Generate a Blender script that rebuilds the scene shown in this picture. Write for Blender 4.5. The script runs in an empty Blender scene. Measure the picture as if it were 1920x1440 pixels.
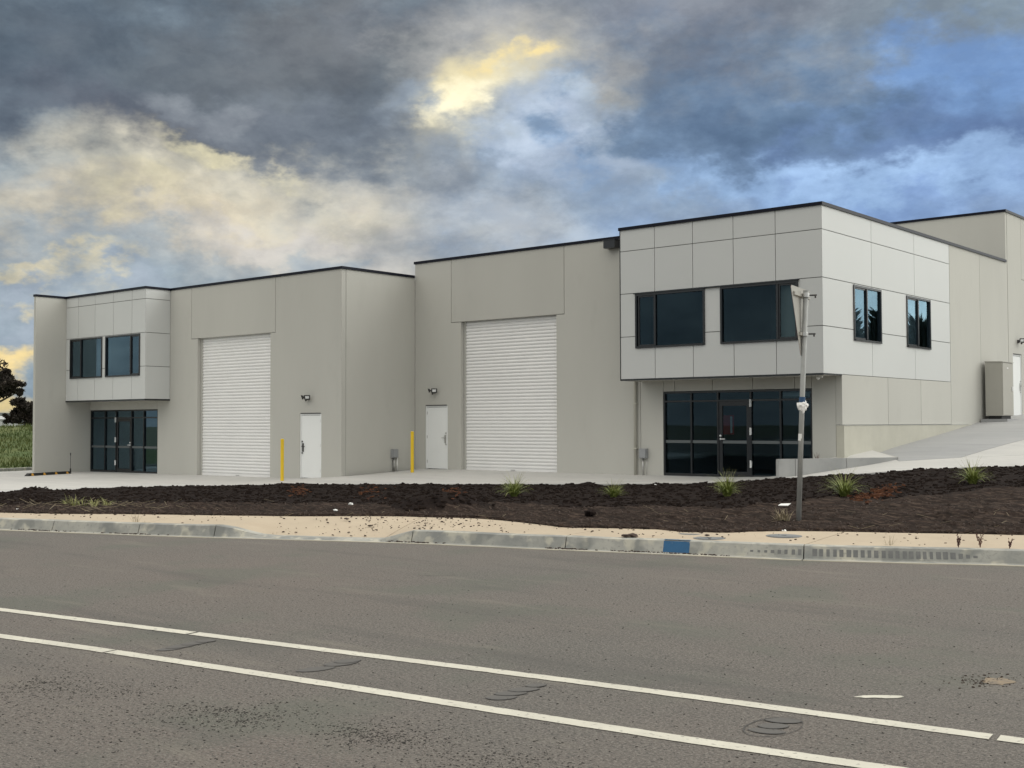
import bpy, bmesh, math, random
import numpy as np
from mathutils import Vector, noise
from mathutils.geometry import delaunay_2d_cdt
random.seed(7)
R = math.radians
scene = bpy.context.scene
col = scene.collection

# ------------------------------------------------------------------ camera
CAM_H = 1.65
F_PX, YAW, PITCH, ROLL = 2214.6, R(-40.22), R(1.901), R(-0.153)
fw = Vector((math.sin(YAW)*math.cos(PITCH), math.cos(YAW)*math.cos(PITCH), math.sin(PITCH)))
rt = Vector((math.cos(YAW), -math.sin(YAW), 0)); up = rt.cross(fw)
rt2 = rt*math.cos(ROLL)+up*math.sin(ROLL); up2 = -rt*math.sin(ROLL)+up*math.cos(ROLL)
cam = bpy.data.cameras.new('camera'); cam_ob = bpy.data.objects.new('camera', cam); col.objects.link(cam_ob)
cam.sensor_width = 36; cam.lens = F_PX/1920*36; cam.clip_end = 3000; cam.clip_start = 0.1
from mathutils import Matrix
m = Matrix((rt2, up2, -fw)).transposed().to_4x4(); m.translation = (0, 0, CAM_H)
cam_ob.matrix_world = m
scene.camera = cam_ob
def ray(u, v): return fw+rt2*((u-960)/F_PX)+up2*((720-v)/F_PX)
EYE = Vector((0, 0, CAM_H))
def onZ(u, v, z): d = ray(u, v); return EYE+d*((z-CAM_H)/d.z)
def onX(u, v, x): d = ray(u, v); return EYE+d*(x/d.x)
def onY(u, v, y): d = ray(u, v); return EYE+d*(y/d.y)
def onD(u, v, depth): return EYE+ray(u, v)*depth

# ------------------------------------------------------------------ sky and light
SUN_AZ, SUN_EL = R(30), R(34)       # bright, cloud-softened side of the sky
world = bpy.data.worlds.new('World'); scene.world = world; world.use_nodes = True
nt = world.node_tree; nt.nodes.clear()
def N(t, **k):
    n = nt.nodes.new(t)
    for a, b in k.items(): setattr(n, a, b)
    return n
def L(a, b): nt.links.new(a, b)
def val(x): return x
def math_(op, a, b=None, c=None, clamp=False):
    n = N('ShaderNodeMath', operation=op); n.use_clamp = clamp
    for i, x in enumerate((a, b, c)):
        if x is None: continue
        if isinstance(x, (int, float)): n.inputs[i].default_value = x
        else: L(x, n.inputs[i])
    return n.outputs[0]
def vmath(op, a, b=None):
    n = N('ShaderNodeVectorMath', operation=op)
    for i, x in enumerate((a, b)):
        if x is None: continue
        if isinstance(x, (tuple, list)): n.inputs[i].default_value = x
        else: L(x, n.inputs[i])
    return n.outputs['Value'] if op == 'LENGTH' else n.outputs[0]
def mrange(x, a, b, c, d, typ='SMOOTHSTEP'):
    n = N('ShaderNodeMapRange', interpolation_type=typ); n.clamp = True
    L(x, n.inputs[0])
    for i, q in enumerate((a, b, c, d)): n.inputs[i+1].default_value = q
    return n.outputs[0]
def mixc(f, a, b, mode='MIX'):
    n = N('ShaderNodeMix', data_type='RGBA', blend_type=mode); n.clamp_factor = True
    for s, x in ((n.inputs[0], f), (n.inputs[6], a), (n.inputs[7], b)):
        if isinstance(x, (int, float)): s.default_value = x
        elif isinstance(x, (tuple, list)): s.default_value = (*x[:3], 1)
        else: L(x, s)
    return n.outputs[2]
def s2l(c): return tuple(((x/255)/12.92 if x <= 10.3 else ((x/255+.055)/1.055)**2.4) for x in c)
def nz(vec, scale, detail=6, rough=.55, dist=0.0):
    n = N('ShaderNodeTexNoise'); L(vec, n.inputs['Vector'])
    n.inputs['Scale'].default_value = scale; n.inputs['Detail'].default_value = detail
    n.inputs['Roughness'].default_value = rough; n.inputs['Distortion'].default_value = dist
    return n
tc = N('ShaderNodeTexCoord'); D = tc.outputs['Generated']
sp = N('ShaderNodeSeparateXYZ'); L(D, sp.inputs[0])
az = math_('MULTIPLY', math_('ARCTAN2', sp.outputs[0], sp.outputs[1]), 57.2958)
el = math_('MULTIPLY', math_('ARCSINE', sp.outputs[2]), 57.2958)
cb = N('ShaderNodeCombineXYZ'); L(az, cb.inputs[0]); L(el, cb.inputs[1])
AE = cb.outputs[0]
# cloud noise is evaluated on the direction itself, flattened so that clouds stretch along the horizon
DS = vmath('MULTIPLY', D, (1, 1, 1.75))
w1 = nz(DS, 5.0, 3, .55); w2 = nz(DS, 15.0, 5, .6)
warp = vmath('ADD', vmath('MULTIPLY', vmath('SUBTRACT', w1.outputs['Color'], (.5, .5, .5)), (20, 9, 0)),
             vmath('MULTIPLY', vmath('SUBTRACT', w2.outputs['Color'], (.5, .5, .5)), (11, 7.5, 0)))
AW = vmath('ADD', AE, warp)
AW2 = vmath('ADD', AE, vmath('MULTIPLY', warp, (.5, .5, 0)))
cov = w1.outputs['Fac']
det = nz(vmath('ADD', DS, vmath('MULTIPLY', w1.outputs['Color'], (.05, .05, .05))), 8.5, 7, .62).outputs['Fac']
fin = nz(vmath('ADD', DS, vmath('MULTIPLY', w2.outputs['Color'], (.03, .03, .03))), 30.0, 4, .62).outputs['Fac']
sky = N('ShaderNodeTexSky', sky_type='NISHITA'); sky.sun_disc = False
sky.sun_elevation = SUN_EL; sky.sun_rotation = SUN_AZ; sky.air_density = 1.2; sky.dust_density = 1.5
S = 9.3     # colours below are radiances; the background runs at strength 0.1
def C(rgb, k=1.0): return tuple(x*S*k for x in s2l(rgb))
# open sky seen in gaps, high cloud over it, brightened out of view to light the walls
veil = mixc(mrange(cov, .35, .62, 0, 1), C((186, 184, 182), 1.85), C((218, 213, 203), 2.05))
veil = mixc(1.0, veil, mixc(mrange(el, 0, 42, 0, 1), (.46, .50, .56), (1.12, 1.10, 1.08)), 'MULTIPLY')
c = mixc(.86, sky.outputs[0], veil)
bright_lobe = N('ShaderNodeVectorMath', operation='DOT_PRODUCT'); L(D, bright_lobe.inputs[0])
bright_lobe.inputs[1].default_value = (math.sin(SUN_AZ)*math.cos(R(16)), math.cos(SUN_AZ)*math.cos(R(16)), math.sin(R(16)))
c = mixc(mrange(bright_lobe.outputs['Value'], .62, .98, 0, .85), c, C((250, 250, 244), 2.6))  # bright sky lobe added out of view for side wall and its windows
def blob(c, u, v, ru, rv, rgb, amt=1.0, ang=0, k=1.0, src=None, inner=.25, outer=1.25):
    """a cloud mass whose centre lies towards azimuth/elevation of the given direction, in degrees"""
    d = ray(u, v).normalized(); a0 = math.degrees(math.atan2(d.x, d.y)); e0 = math.degrees(math.asin(d.z))
    mp = N('ShaderNodeMapping', vector_type='TEXTURE'); L(src or AW, mp.inputs[0])
    mp.inputs['Location'].default_value = (a0, e0, 0); mp.inputs['Rotation'].default_value = (0, 0, R(ang))
    mp.inputs['Scale'].default_value = (ru/38.6, rv/38.6, 1)
    f = mrange(vmath('LENGTH', mp.outputs[0]), inner, outer, 1, 0)
    f = math_('MULTIPLY', f, amt)
    return mixc(f, c, C(rgb, k))
BLOBS = [
 # u, v, half width, half height (photo pixels), colour, amount, tilt
 (1500, 400, 760, 250, (134, 162, 206), 1.0, 4),
 (1120, 390, 330, 170, (142, 168, 198), .8, 0),
 (520, 430, 760, 150, (172, 173, 172), 1.0, 0),
 (100, 60, 560, 230, (82, 97, 113), 1.0, 0),
 (430, 140, 560, 190, (96, 104, 113), 1.0, -8),
 (720, 50, 420, 150, (103, 108, 115), 1.0, 0),
 (620, 265, 420, 90, (114, 122, 133), .9, -10),
 (200, 235, 380, 90, (92, 98, 110), .95, -6),
 (330, 195, 120, 50, (142, 148, 156), .6, -12),
 (1300, 60, 480, 140, (126, 132, 144), 1.0, 0),
 (1480, 215, 520, 125, (96, 118, 146), 1.0, -4),
 (1800, 290, 260, 80, (104, 128, 170), .85, -4),
 (1790, 130, 170, 95, (128, 164, 216), .8, 30),
 (1560, 352, 460, 44, (160, 190, 228), .8, -6),
 (1080, 305, 110, 60, (182, 192, 208), .65, -30),
 (330, 370, 400, 100, (198, 192, 176), 1.0, -6),
 (300, 430, 460, 56, (198, 188, 168), .85, -4),
 (420, 306, 130, 34, (230, 220, 184), .75, -10),
 (190, 390, 140, 50, (212, 203, 174), .6, -12),
 (560, 470, 300, 40, (186, 184, 184), .7, 0),
 (70, 600, 170, 60, (152, 162, 176), .85, 0),
 (30, 525, 130, 26, (214, 200, 164), .6, -4),
 (30, 690, 90, 40, (240, 214, 152), .9, 0),
 (930, 170, 210, 120, (178, 176, 172), .8, 24),
 (900, 260, 200, 50, (162, 177, 194), .6, 0),
]
c = blob(c, 960, 330, 2600, 900, (141, 156, 168), 1.0, 0, 1.0, None, .6, 1.25)
for b in BLOBS: c = blob(c, *b[:5], b[5], b[6], 1.0, None, .1, 1.35)
# billows: light and dark modelling of the cloud bodies
c = mixc(1.0, c, mixc(mrange(det, .34, .66, 0, 1), (.77, .795, .815), (1.20, 1.19, 1.16)), 'MULTIPLY')
c = mixc(1.0, c, mixc(mrange(fin, .34, .66, 0, 1), (.92, .925, .935), (1.08, 1.08, 1.065)), 'MULTIPLY')
# the torn opening with the sun behind it
tear = mrange(w2.outputs['Fac'], .36, .60, 0.15, 1)
tear2 = mrange(fin, .36, .56, .25, 1)
c = blob(c, 925, 198, 170, 76, (240, 226, 180), math_('MULTIPLY', tear, .85), 36, 1.0, AW2, .0, 1.25)
c = blob(c, 985, 138, 60, 24, (244, 222, 160), math_('MULTIPLY', tear2, .9), 30, 1.0, AW2, .0, 1.2)
c = blob(c, 908, 226, 100, 38, (255, 246, 212), math_('MULTIPLY', tear2, .95), 28, 1.03, AW2, .1, 1.1)
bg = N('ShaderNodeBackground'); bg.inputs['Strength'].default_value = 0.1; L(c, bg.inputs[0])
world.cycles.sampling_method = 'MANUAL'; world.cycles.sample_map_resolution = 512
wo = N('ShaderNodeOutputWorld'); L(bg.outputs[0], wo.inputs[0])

sun = bpy.data.lights.new('sun', 'SUN'); sun.energy = .5; sun.angle = R(55); sun.color = (1, .97, .92)
so = bpy.data.objects.new('sun', sun); col.objects.link(so)
sd = Vector((math.sin(SUN_AZ)*math.cos(SUN_EL), math.cos(SUN_AZ)*math.cos(SUN_EL), math.sin(SUN_EL)))
so.rotation_euler = sd.to_track_quat('Z', 'Y').to_euler(); so.location = (0, 0, 30)
vs = scene.view_settings; vs.view_transform = 'Standard'; vs.look = 'None'; vs.gamma = 1; vs.use_curve_mapping = False
vs.exposure = 0.28
scene.render.engine = 'CYCLES'
scene.cycles.max_bounces = 6; scene.cycles.diffuse_bounces = 3; scene.cycles.glossy_bounces = 3; scene.cycles.transparent_max_bounces = 8
scene.render.resolution_x = 1024; scene.render.resolution_y = 768

# ------------------------------------------------------------------ materials
def mat(name, base, rough=.7, var=None, vscale=3.0, vamt=.25, bump=0.0, bscale=60.0, metal=0.0, spec=.5,
        speck=None, stretch=None, var2=None, v2scale=.4, v2amt=.0, rot=0.0, jitter=0.0, streaks=None):
    mt = bpy.data.materials.new(name); mt.use_nodes = True
    t = mt.node_tree; p = t.nodes['Principled BSDF']
    p.inputs['Roughness'].default_value = rough; p.inputs['Metallic'].default_value = metal
    p.inputs['Specular IOR Level'].default_value = spec
    tcn = t.nodes.new('ShaderNodeTexCoord'); vec = tcn.outputs['Object']
    geo = t.nodes.new('ShaderNodeNewGeometry'); vec = geo.outputs['Position']
    if stretch:
        mp = t.nodes.new('ShaderNodeMapping'); t.links.new(vec, mp.inputs[0]); mp.inputs['Scale'].default_value = stretch; mp.inputs['Rotation'].default_value = (0, 0, rot); vec2 = mp.outputs[0]
    else: vec2 = vec
    def noi(v, s, dt=5, ro=.6):
        n = t.nodes.new('ShaderNodeTexNoise'); t.links.new(v, n.inputs['Vector']); n.inputs['Scale'].default_value = s
        n.inputs['Detail'].default_value = dt; n.inputs['Roughness'].default_value = ro; return n.outputs['Fac']
    def mx(f, a, b, lo=.35, hi=.65, amt=1.0):
        mr = t.nodes.new('ShaderNodeMapRange'); t.links.new(f, mr.inputs[0])
        mr.inputs[1].default_value = lo; mr.inputs[2].default_value = hi; mr.inputs[4].default_value = amt
        q = t.nodes.new('ShaderNodeMix'); q.data_type = 'RGBA'; t.links.new(mr.outputs[0], q.inputs[0])
        for s_, x in ((q.inputs[6], a), (q.inputs[7], b)):
            if isinstance(x, tuple): s_.default_value = (*x, 1)
            else: t.links.new(x, s_)
        return q.outputs[2]
    c0 = base
    if var: c0 = mx(noi(vec2, vscale), c0, var, amt=vamt)
    if var2: c0 = mx(noi(vec, v2scale, 4), c0, var2, amt=v2amt)
    if speck:
        for (sc, lo, hi, cc, am) in speck: c0 = mx(noi(vec, sc, 2, .5), c0, cc, lo, hi, am)
    if streaks:
        for (sc, lo, hi, cc, am) in streaks: c0 = mx(noi(vec2, sc, 5, .62), c0, cc, lo, hi, am)
    if jitter:      # pieces cast at different times differ a little in tone
        oi = t.nodes.new('ShaderNodeObjectInfo'); mr = t.nodes.new('ShaderNodeMapRange'); t.links.new(oi.outputs['Random'], mr.inputs[0])
        mr.inputs[3].default_value = 1-jitter; mr.inputs[4].default_value = 1+jitter
        q = t.nodes.new('ShaderNodeMix'); q.data_type = 'RGBA'; q.blend_type = 'MULTIPLY'; q.inputs[0].default_value = 1
        if isinstance(c0, tuple): q.inputs[6].default_value = (*c0, 1)
        else: t.links.new(c0, q.inputs[6])
        t.links.new(mr.outputs[0], q.inputs[7]); c0 = q.outputs[2]
    if isinstance(c0, tuple): p.inputs['Base Color'].default_value = (*c0, 1)
    else: t.links.new(c0, p.inputs['Base Color'])
    if bump:
        bn = t.nodes.new('ShaderNodeBump'); bn.inputs['Strength'].default_value = bump; bn.inputs['Distance'].default_value = .01
        t.links.new(noi(vec2, bscale, 4), bn.inputs['Height']); t.links.new(bn.outputs[0], p.inputs['Normal'])
    return mt
def glass(name, tint, f0, pw):
    """tinted double glazing: reflection rises steeply towards grazing view"""
    mt = bpy.data.materials.new(name); mt.use_nodes = True; t = mt.node_tree; t.nodes.clear()
    o = t.nodes.new('ShaderNodeOutputMaterial'); mxs = t.nodes.new('ShaderNodeMixShader')
    tr = t.nodes.new('ShaderNodeBsdfTransparent'); tr.inputs[0].default_value = (*tint, 1)
    gl = t.nodes.new('ShaderNodeBsdfGlossy'); gl.inputs['Roughness'].default_value = .0; gl.inputs[0].default_value = (.55, .80, .97, 1)
    lw = t.nodes.new('ShaderNodeLayerWeight'); lw.inputs['Blend'].default_value = .5      # facing = 1 - cos
    pn = t.nodes.new('ShaderNodeMath'); pn.operation = 'POWER'; t.links.new(lw.outputs['Facing'], pn.inputs[0]); pn.inputs[1].default_value = pw
    ma = t.nodes.new('ShaderNodeMath'); ma.operation = 'MULTIPLY_ADD'; t.links.new(pn.outputs[0], ma.inputs[0]); ma.inputs[1].default_value = 1-f0; ma.inputs[2].default_value = f0
    nn = t.nodes.new('ShaderNodeTexNoise'); nn.inputs['Scale'].default_value = .8
    g = t.nodes.new('ShaderNodeNewGeometry'); t.links.new(g.outputs['Position'], nn.inputs['Vector'])
    bn = t.nodes.new('ShaderNodeBump'); bn.inputs['Strength'].default_value = .05; bn.inputs['Distance'].default_value = .02
    t.links.new(nn.outputs['Fac'], bn.inputs['Height']); t.links.new(bn.outputs[0], gl.inputs['Normal'])
    t.links.new(ma.outputs[0], mxs.inputs[0]); t.links.new(tr.outputs[0], mxs.inputs[1]); t.links.new(gl.outputs[0], mxs.inputs[2])
    t.links.new(mxs.outputs[0], o.inputs[0]); return mt
M = {}
M['wall'] = mat('painted precast concrete', (.505, .502, .464), .75, (.465, .462, .427), .6, .6, .12, 90, spec=.3, jitter=.03, stretch=(1, 1, .35), streaks=[(1.8, .58, .75, (.43, .426, .392), .35)])
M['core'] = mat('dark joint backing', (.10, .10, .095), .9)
M['clad'] = mat('composite cladding panel', (.575, .59, .582), .42, (.55, .565, .557), .5, .5, jitter=.018, bump=.05, bscale=1.2)
M['plinth'] = mat('rendered plinth', (.50, .49, .42), .8, (.42, .41, .35), 1.5, .6, .2, 40)
M['flash'] = mat('navy roof flashing', (.005, .006, .014), .35, spec=.15)
M['trim'] = mat('dark aluminium frame', (.012, .014, .017), .25)
M['soffit'] = mat('soffit lining', (.46, .45, .41), .7)
M['roof'] = mat('metal roof sheet', (.45, .46, .46), .5)
M['glass'] = glass('tinted glass', (.56, .63, .66), .022, 2.9)
M['room'] = mat('interior lining', (.42, .43, .44), .8)
M['blind'] = mat('beige blind', (.62, .56, .48), .8)
M['roller'] = mat('white roller curtain', (.82, .82, .81), .45, (.76, .76, .755), .7, .6)
M['door'] = mat('white painted door', (.82, .84, .835), .5, (.78, .80, .795), 1.5, .4)
M['steel'] = mat('satin steel', (.55, .55, .54), .35, metal=.8)
M['darkmetal'] = mat('dark hardware', (.05, .05, .05), .4)
M['hinge'] = mat('pale hinge metal', (.75, .76, .76), .35)
M['white'] = mat('white plastic', (.80, .80, .78), .45)
M['lens'] = mat('lamp lens', (.78, .80, .80), .2)
M['yellow'] = mat('yellow bollard paint', (.80, .55, .02), .5, (.72, .48, .02), 5, .5)
M['patch'] = mat('amber reflective patch', (.72, .38, .06), .5)
M['rubber'] = mat('black rubber', (.02, .02, .02), .7)
M['meter'] = mat('grey electrical box', (.30, .31, .32), .5)
M['cabinet'] = mat('warm grey cabinet steel', (.40, .39, .35), .5, (.36, .35, .31), 2, .4)
M['slab'] = mat('broomed concrete', (.50, .497, .48), .85, (.41, .41, .402), .9, .7, .25, 45, stretch=(.35, 1.8, 1), streaks=[(2.4, .55, .7, (.56, .55, .53), .5)], var2=(.55, .545, .52), v2scale=.25, v2amt=.6,
                speck=[(1.6, .60, .72, (.38, .38, .375), .35)])
M['ramp'] = mat('grey ramp concrete', (.36, .365, .37), .85, (.27, .277, .285), 1.0, .6, .3, 40, stretch=(.35, 2.6, 1), var2=(.40, .402, .40), v2scale=.3, v2amt=.6)
M['kerb'] = mat('weathered kerb concrete', (.40, .395, .355), .85, (.20, .21, .205), 1.6, .85, .35, 30, speck=[(4.5, .54, .64, (.50, .48, .40), .75), (3.1, .56, .66, (.16, .17, .165), .6), (22, .58, .72, (.2, .2, .19), .5)])
M['gutter'] = mat('pale gutter edge', (.58, .54, .43), .85, (.36, .34, .29), 1.2, .7)
M['path'] = mat('sandy concrete footpath', (.49, .41, .305), .9, (.40, .335, .25), .8, .6, .3, 60, speck=[(2.2, .56, .72, (.42, .34, .25), .45), (30, .58, .72, (.42, .35, .26), .4)])
RD = R(-9)      # direction of travel in plan
M['asphalt'] = mat('weathered asphalt', (.112, .105, .095), .9, (.082, .078, .071), .5, .9, .9, 90, stretch=(.16, 1.0, 1), rot=RD,
                   var2=(.126, .104, .091), v2scale=.22, v2amt=.9,
                   speck=[(60, .50, .62, (.22, .205, .182), .7), (45, .54, .64, (.046, .043, .040), .85), (120, .5, .62, (.20, .186, .165), .5), (.8, .52, .66, (.104, .110, .090), .6), (19, .60, .70, (.06, .056, .052), .5)],
                   streaks=[(2.6, .58, .72, (.195, .178, .148), .5), (1.2, .54, .68, (.083, .080, .073), .6)])
M['line'] = mat('worn white road paint', (.62, .60, .515), .7, (.48, .465, .40), 2.5, .6, .5, 110, speck=[(26, .62, .70, (.24, .23, .2), .75)])
M['seal'] = mat('bitumen sealant', (.105, .100, .093), .75, (.085, .081, .076), 6, .6)
M['sealdark'] = mat('bitumen ridge', (.055, .052, .049), .7)
M['mulch'] = mat('dark bark mulch', (.013, .010, .0095), .95, (.022, .016, .014), 6, .8, .8, 30, spec=.05, speck=[(40, .58, .7, (.036, .027, .023), .6)])
M['soil'] = mat('brown soil', (.037, .026, .022), .95, (.014, .011, .0095), 2.2, .9, 1.0, 24, stretch=(.7, 3.2, 1), rot=R(-24), spec=.05, streaks=[(3.5, .52, .64, (.018, .014, .012), .7), (5, .52, .64, (.095, .070, .056), .7)], speck=[(14, .55, .7, (.095, .072, .058), .5), (45, .58, .7, (.03, .024, .022), .7)])
M['chip'] = mat('bark chip', (.014, .0105, .0095), .95, (.032, .023, .019), 9, .8, spec=.05)
M['redchip'] = mat('red bark chip', (.055, .020, .012), .9, (.17, .075, .035), 9, .7, spec=.2)
M['clod'] = mat('soil clod', (.072, .050, .040), .95, (.04, .028, .022), 8, .8)
M['straw'] = mat('dry straw', (.30, .255, .17), .9, (.18, .145, .09), 6, .7)
M['tuss'] = mat('strappy grass leaf', (.15, .20, .038), .55, (.28, .30, .08), 9, .7)
M['weed'] = mat('weedy grass', (.20, .23, .06), .7, (.36, .33, .16), 6, .7)
M['redweed'] = mat('dark seeding weed', (.07, .03, .028), .8, (.13, .06, .04), 9, .7)
M['grassbank'] = mat('paddock grass', (.055, .088, .014), .9, (.12, .13, .03), .35, .9, .6, 8, var2=(.05, .085, .02), v2scale=.2, v2amt=.6)
M['ground'] = mat('far ground', (.11, .12, .06), .95, (.15, .13, .08), .05, .7)
M['bark'] = mat('tree bark', (.11, .085, .065), .9, (.2, .17, .14), 4, .7)
M['gum'] = mat('gum leaves', (.014, .012, .008), .8, (.030, .018, .012), 1.5, .8)
M['conifer'] = mat('conifer leaves', (.018, .028, .018), .8, (.03, .04, .022), 2, .7)
M['hill'] = mat('far hill', (.07, .08, .075), .95, (.05, .06, .052), .03, .6)
M['galv'] = mat('galvanised steel', (.36, .37, .36), .55, (.27, .28, .275), 7, .7, metal=.15)
M['signback'] = mat('sign back aluminium', (.40, .39, .36), .6, (.33, .32, .29), 6, .6)
M['red'] = mat('red paint', (.55, .02, .03), .5)
M['blue'] = mat('blue kerb paint', (.008, .085, .20), .6, (.014, .11, .25), 9, .5, speck=[(30, .66, .74, (.3, .3, .28), .6)])
M['tape'] = mat('blue tape', (.02, .07, .16), .4)
M['bag'] = mat('white plastic bag', (.82, .83, .82), .4)
M['lid'] = mat('grey pit lid', (.20, .212, .22), .6, (.14, .15, .155), 6, .6, metal=.1)
M['stain'] = mat('damp kerb stain', (.14, .145, .145), .8, (.2, .2, .195), 14, .6)
M['sand'] = mat('spilt sand', (.27, .21, .14), .95, (.16, .14, .115), 14, .9)
M['paper'] = mat('white litter', (.85, .86, .84), .6)
M['shed'] = mat('pale shed wall', (.40, .41, .41), .6)
M['pipe'] = mat('painted downpipe', (.48, .47, .41), .5)

# ------------------------------------------------------------------ mesh helpers
ORG = {}
class MB:
    def __init__(s): s.v = []; s.f = []
    def add(s, vs_, fs): b = len(s.v); s.v += [tuple(x) for x in vs_]; s.f += [tuple(i+b for i in f) for f in fs]; return s
    def box(s, x0, x1, y0, y1, z0, z1):
        return s.add([(x0,y0,z0),(x1,y0,z0),(x1,y1,z0),(x0,y1,z0),(x0,y0,z1),(x1,y0,z1),(x1,y1,z1),(x0,y1,z1)],
                     [(0,3,2,1),(4,5,6,7),(0,1,5,4),(1,2,6,5),(2,3,7,6),(3,0,4,7)])
    def prism(s, top, bot):
        n = len(top)
        return s.add(list(top)+list(bot), [tuple(range(n)), tuple(range(2*n-1, n-1, -1))]+[(i, i+n, (i+1) % n+n, (i+1) % n) for i in range(n)])
    def tube(s, path, rad, n=8, cap=True):
        path = [Vector(p) for p in path]; rad = rad if isinstance(rad, (list, tuple)) else [rad]*len(path); rings = []
        b = len(s.v); px = None
        for i, p in enumerate(path):
            d = (path[min(i+1, len(path)-1)]-path[max(i-1, 0)]).normalized()
            if px is None: px = d.orthogonal().normalized()
            px = (px-d*px.dot(d)).normalized(); py = d.cross(px)
            for k in range(n):
                a = 2*math.pi*k/n; s.v.append(tuple(p+(px*math.cos(a)+py*math.sin(a))*rad[i]))
        for i in range(len(path)-1):
            for k in range(n):
                s.f.append((b+i*n+k, b+i*n+(k+1) % n, b+(i+1)*n+(k+1) % n, b+(i+1)*n+k))
        if cap:
            s.f.append(tuple(b+k for k in range(n-1, -1, -1))); s.f.append(tuple(b+(len(path)-1)*n+k for k in range(n)))
        return s
    def blob(s, c, r, squash=(1, 1, 1), jit=.25, seed=0, sub=1):
        bm = bmesh.new(); bmesh.ops.create_icosphere(bm, subdivisions=sub, radius=1)
        rnd = random.Random(seed); vs_ = []
        for v in bm.verts:
            k = r*(1+rnd.uniform(-jit, jit)); vs_.append((c[0]+v.co.x*k*squash[0], c[1]+v.co.y*k*squash[1], c[2]+v.co.z*k*squash[2]))
        s.add(vs_, [tuple(v.index for v in f.verts) for f in bm.faces]); bm.free(); return s
    def build(s, name, material, parent=None, smooth=False, origin=None, recalc=True):
        o0 = Vector(ORG[parent.name] if parent else (origin or (0, 0, 0)))
        me = bpy.data.meshes.new(name)
        me.from_pydata([(x-o0.x, y-o0.y, z-o0.z) for x, y, z in s.v], [], s.f)
        if recalc:
            bm = bmesh.new(); bm.from_mesh(me); bmesh.ops.recalc_face_normals(bm, faces=bm.faces); bm.to_mesh(me); bm.free()
        me.materials.append(M[material] if isinstance(material, str) else material)
        if smooth:
            for p in me.polygons: p.use_smooth = True
        o = bpy.data.objects.new(name, me); col.objects.link(o)
        if parent: o.parent = parent
        else: o.location = o0
        ORG[o.name] = tuple(o0)
        return o
def tag(o, label=None, cat=None, group=None, kind=None):
    if label: o['label'] = label
    if cat: o['category'] = cat
    if group: o['group'] = group
    if kind: o['kind'] = kind
    return o
def empty(name, loc, label=None, cat=None, group=None, kind=None):
    o = bpy.data.objects.new(name, None); col.objects.link(o); o.location = loc; o.empty_display_size = .2
    ORG[o.name] = tuple(loc); return tag(o, label, cat, group, kind)
# wall coordinates: ('F', y) faces the street (-Y), u = X;  ('S', x) faces +X, u = Y;  d = distance out of the wall
def wb(mb, w, u0, u1, d0, d1, z0, z1):
    if w[0] == 'F': mb.box(u0, u1, w[1]-d1, w[1]-d0, z0, z1)
    else: mb.box(w[1]+d0, w[1]+d1, u0, u1, z0, z1)
def wp(w, u, d, z): return (u, w[1]-d, z) if w[0] == 'F' else (w[1]+d, u, z)
def wpoly(mb, w, poly, d0, d1):
    mb.prism([wp(w, u, d1, z) for u, z in poly], [wp(w, u, d0, z) for u, z in poly])
J = .009
def panel(parent, w, poly, d=0.0, th=.14, name='wall_panel', material='wall', j=J):
    """one precast panel: rectilinear polygon (u,z) shrunk by the joint, prism going back from the wall face"""
    n = len(poly); out = []
    area = sum(poly[i][0]*poly[(i+1) % n][1]-poly[(i+1) % n][0]*poly[i][1] for i in range(n))
    sg = 1 if area > 0 else -1
    for i in range(n):
        p0, p1, p2 = poly[i-1], poly[i], poly[(i+1) % n]
        def nrm(a, b):
            dx, dy = b[0]-a[0], b[1]-a[1]; l = math.hypot(dx, dy); return (-dy/l*sg, dx/l*sg)
        a, b = nrm(p0, p1), nrm(p1, p2)
        out.append((p1[0]+(a[0]+b[0])*j, p1[1]+(a[1]+b[1])*j))
    mb = MB(); wpoly(mb, w, out, d-th, d); return mb.build(name, material, parent)
def rect(u0, u1, z0, z1): return [(u0, z0), (u1, z0), (u1, z1), (u0, z1)]

# ------------------------------------------------------------------ ground levels
CT = [(-43.5,25.2,-.24),(-38.7,25.2,-.205),(-36.2,25.2,-.19),(-32,25.2,-.17),(-30,25.2,-.135),(-28.45,25.2,-.025),(-28.45,28.5,.10),(-27.4,28.5,.12),
      (-24,28.5,.12),(-19.5,28.5,.14),(-18.5,28.5,.146),(-14.9,28.5,.2),(-30.5,15.1,-.15),(-30.2,17.6,-.15),(-30.2,19.7,-.15),(-28.1,22.4,-.15),
      (-26.1,23.1,-.11),(-21.5,24.1,0),(-16.7,25.7,.1),(-14.1,26.55,.25),(-11.9,26.56,.43),(-11,27.5,.52),(-9.93,28.05,.58),(-8.67,28.65,.63),
      (-43.5,22.9,-.19),(-50,22,-.25),(-60,18,-.3),(-14.1,27,.26),(-11.8,29,.67),(-13.07,30.8,.85),(-13.07,34.75,1.24),(-13.07,38.7,1.64),(-13.07,43,1.9),
      (-5,31,.85),(-5,38,1.6),(0,35,1.3),(-36,10,-.05),(-8,38.5,1.63),(-8,43,1.95),(-34,4,.1)]
_c = np.array(CT); _n = len(_c)
def _tps(r2): return np.where(r2 > 1e-9, .5*r2*np.log(np.maximum(r2, 1e-9)), 0)
_d2 = ((_c[:, None, :2]-_c[None, :, :2])**2).sum(2)
_A = np.zeros((_n+3, _n+3)); _A[:_n, :_n] = _tps(_d2)+np.eye(_n)*.4; _A[:_n, _n] = 1; _A[:_n, _n+1:] = _c[:, :2]; _A[_n:, :_n] = _A[:_n, _n:].T
_w = np.linalg.solve(_A, np.concatenate([_c[:, 2], [0, 0, 0]]))
def gz(x, y):
    r2 = (_c[:, 0]-x)**2+(_c[:, 1]-y)**2
    return float(_tps(r2)@_w[:_n]+_w[_n]+_w[_n+1]*x+_w[_n+2]*y)
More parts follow.
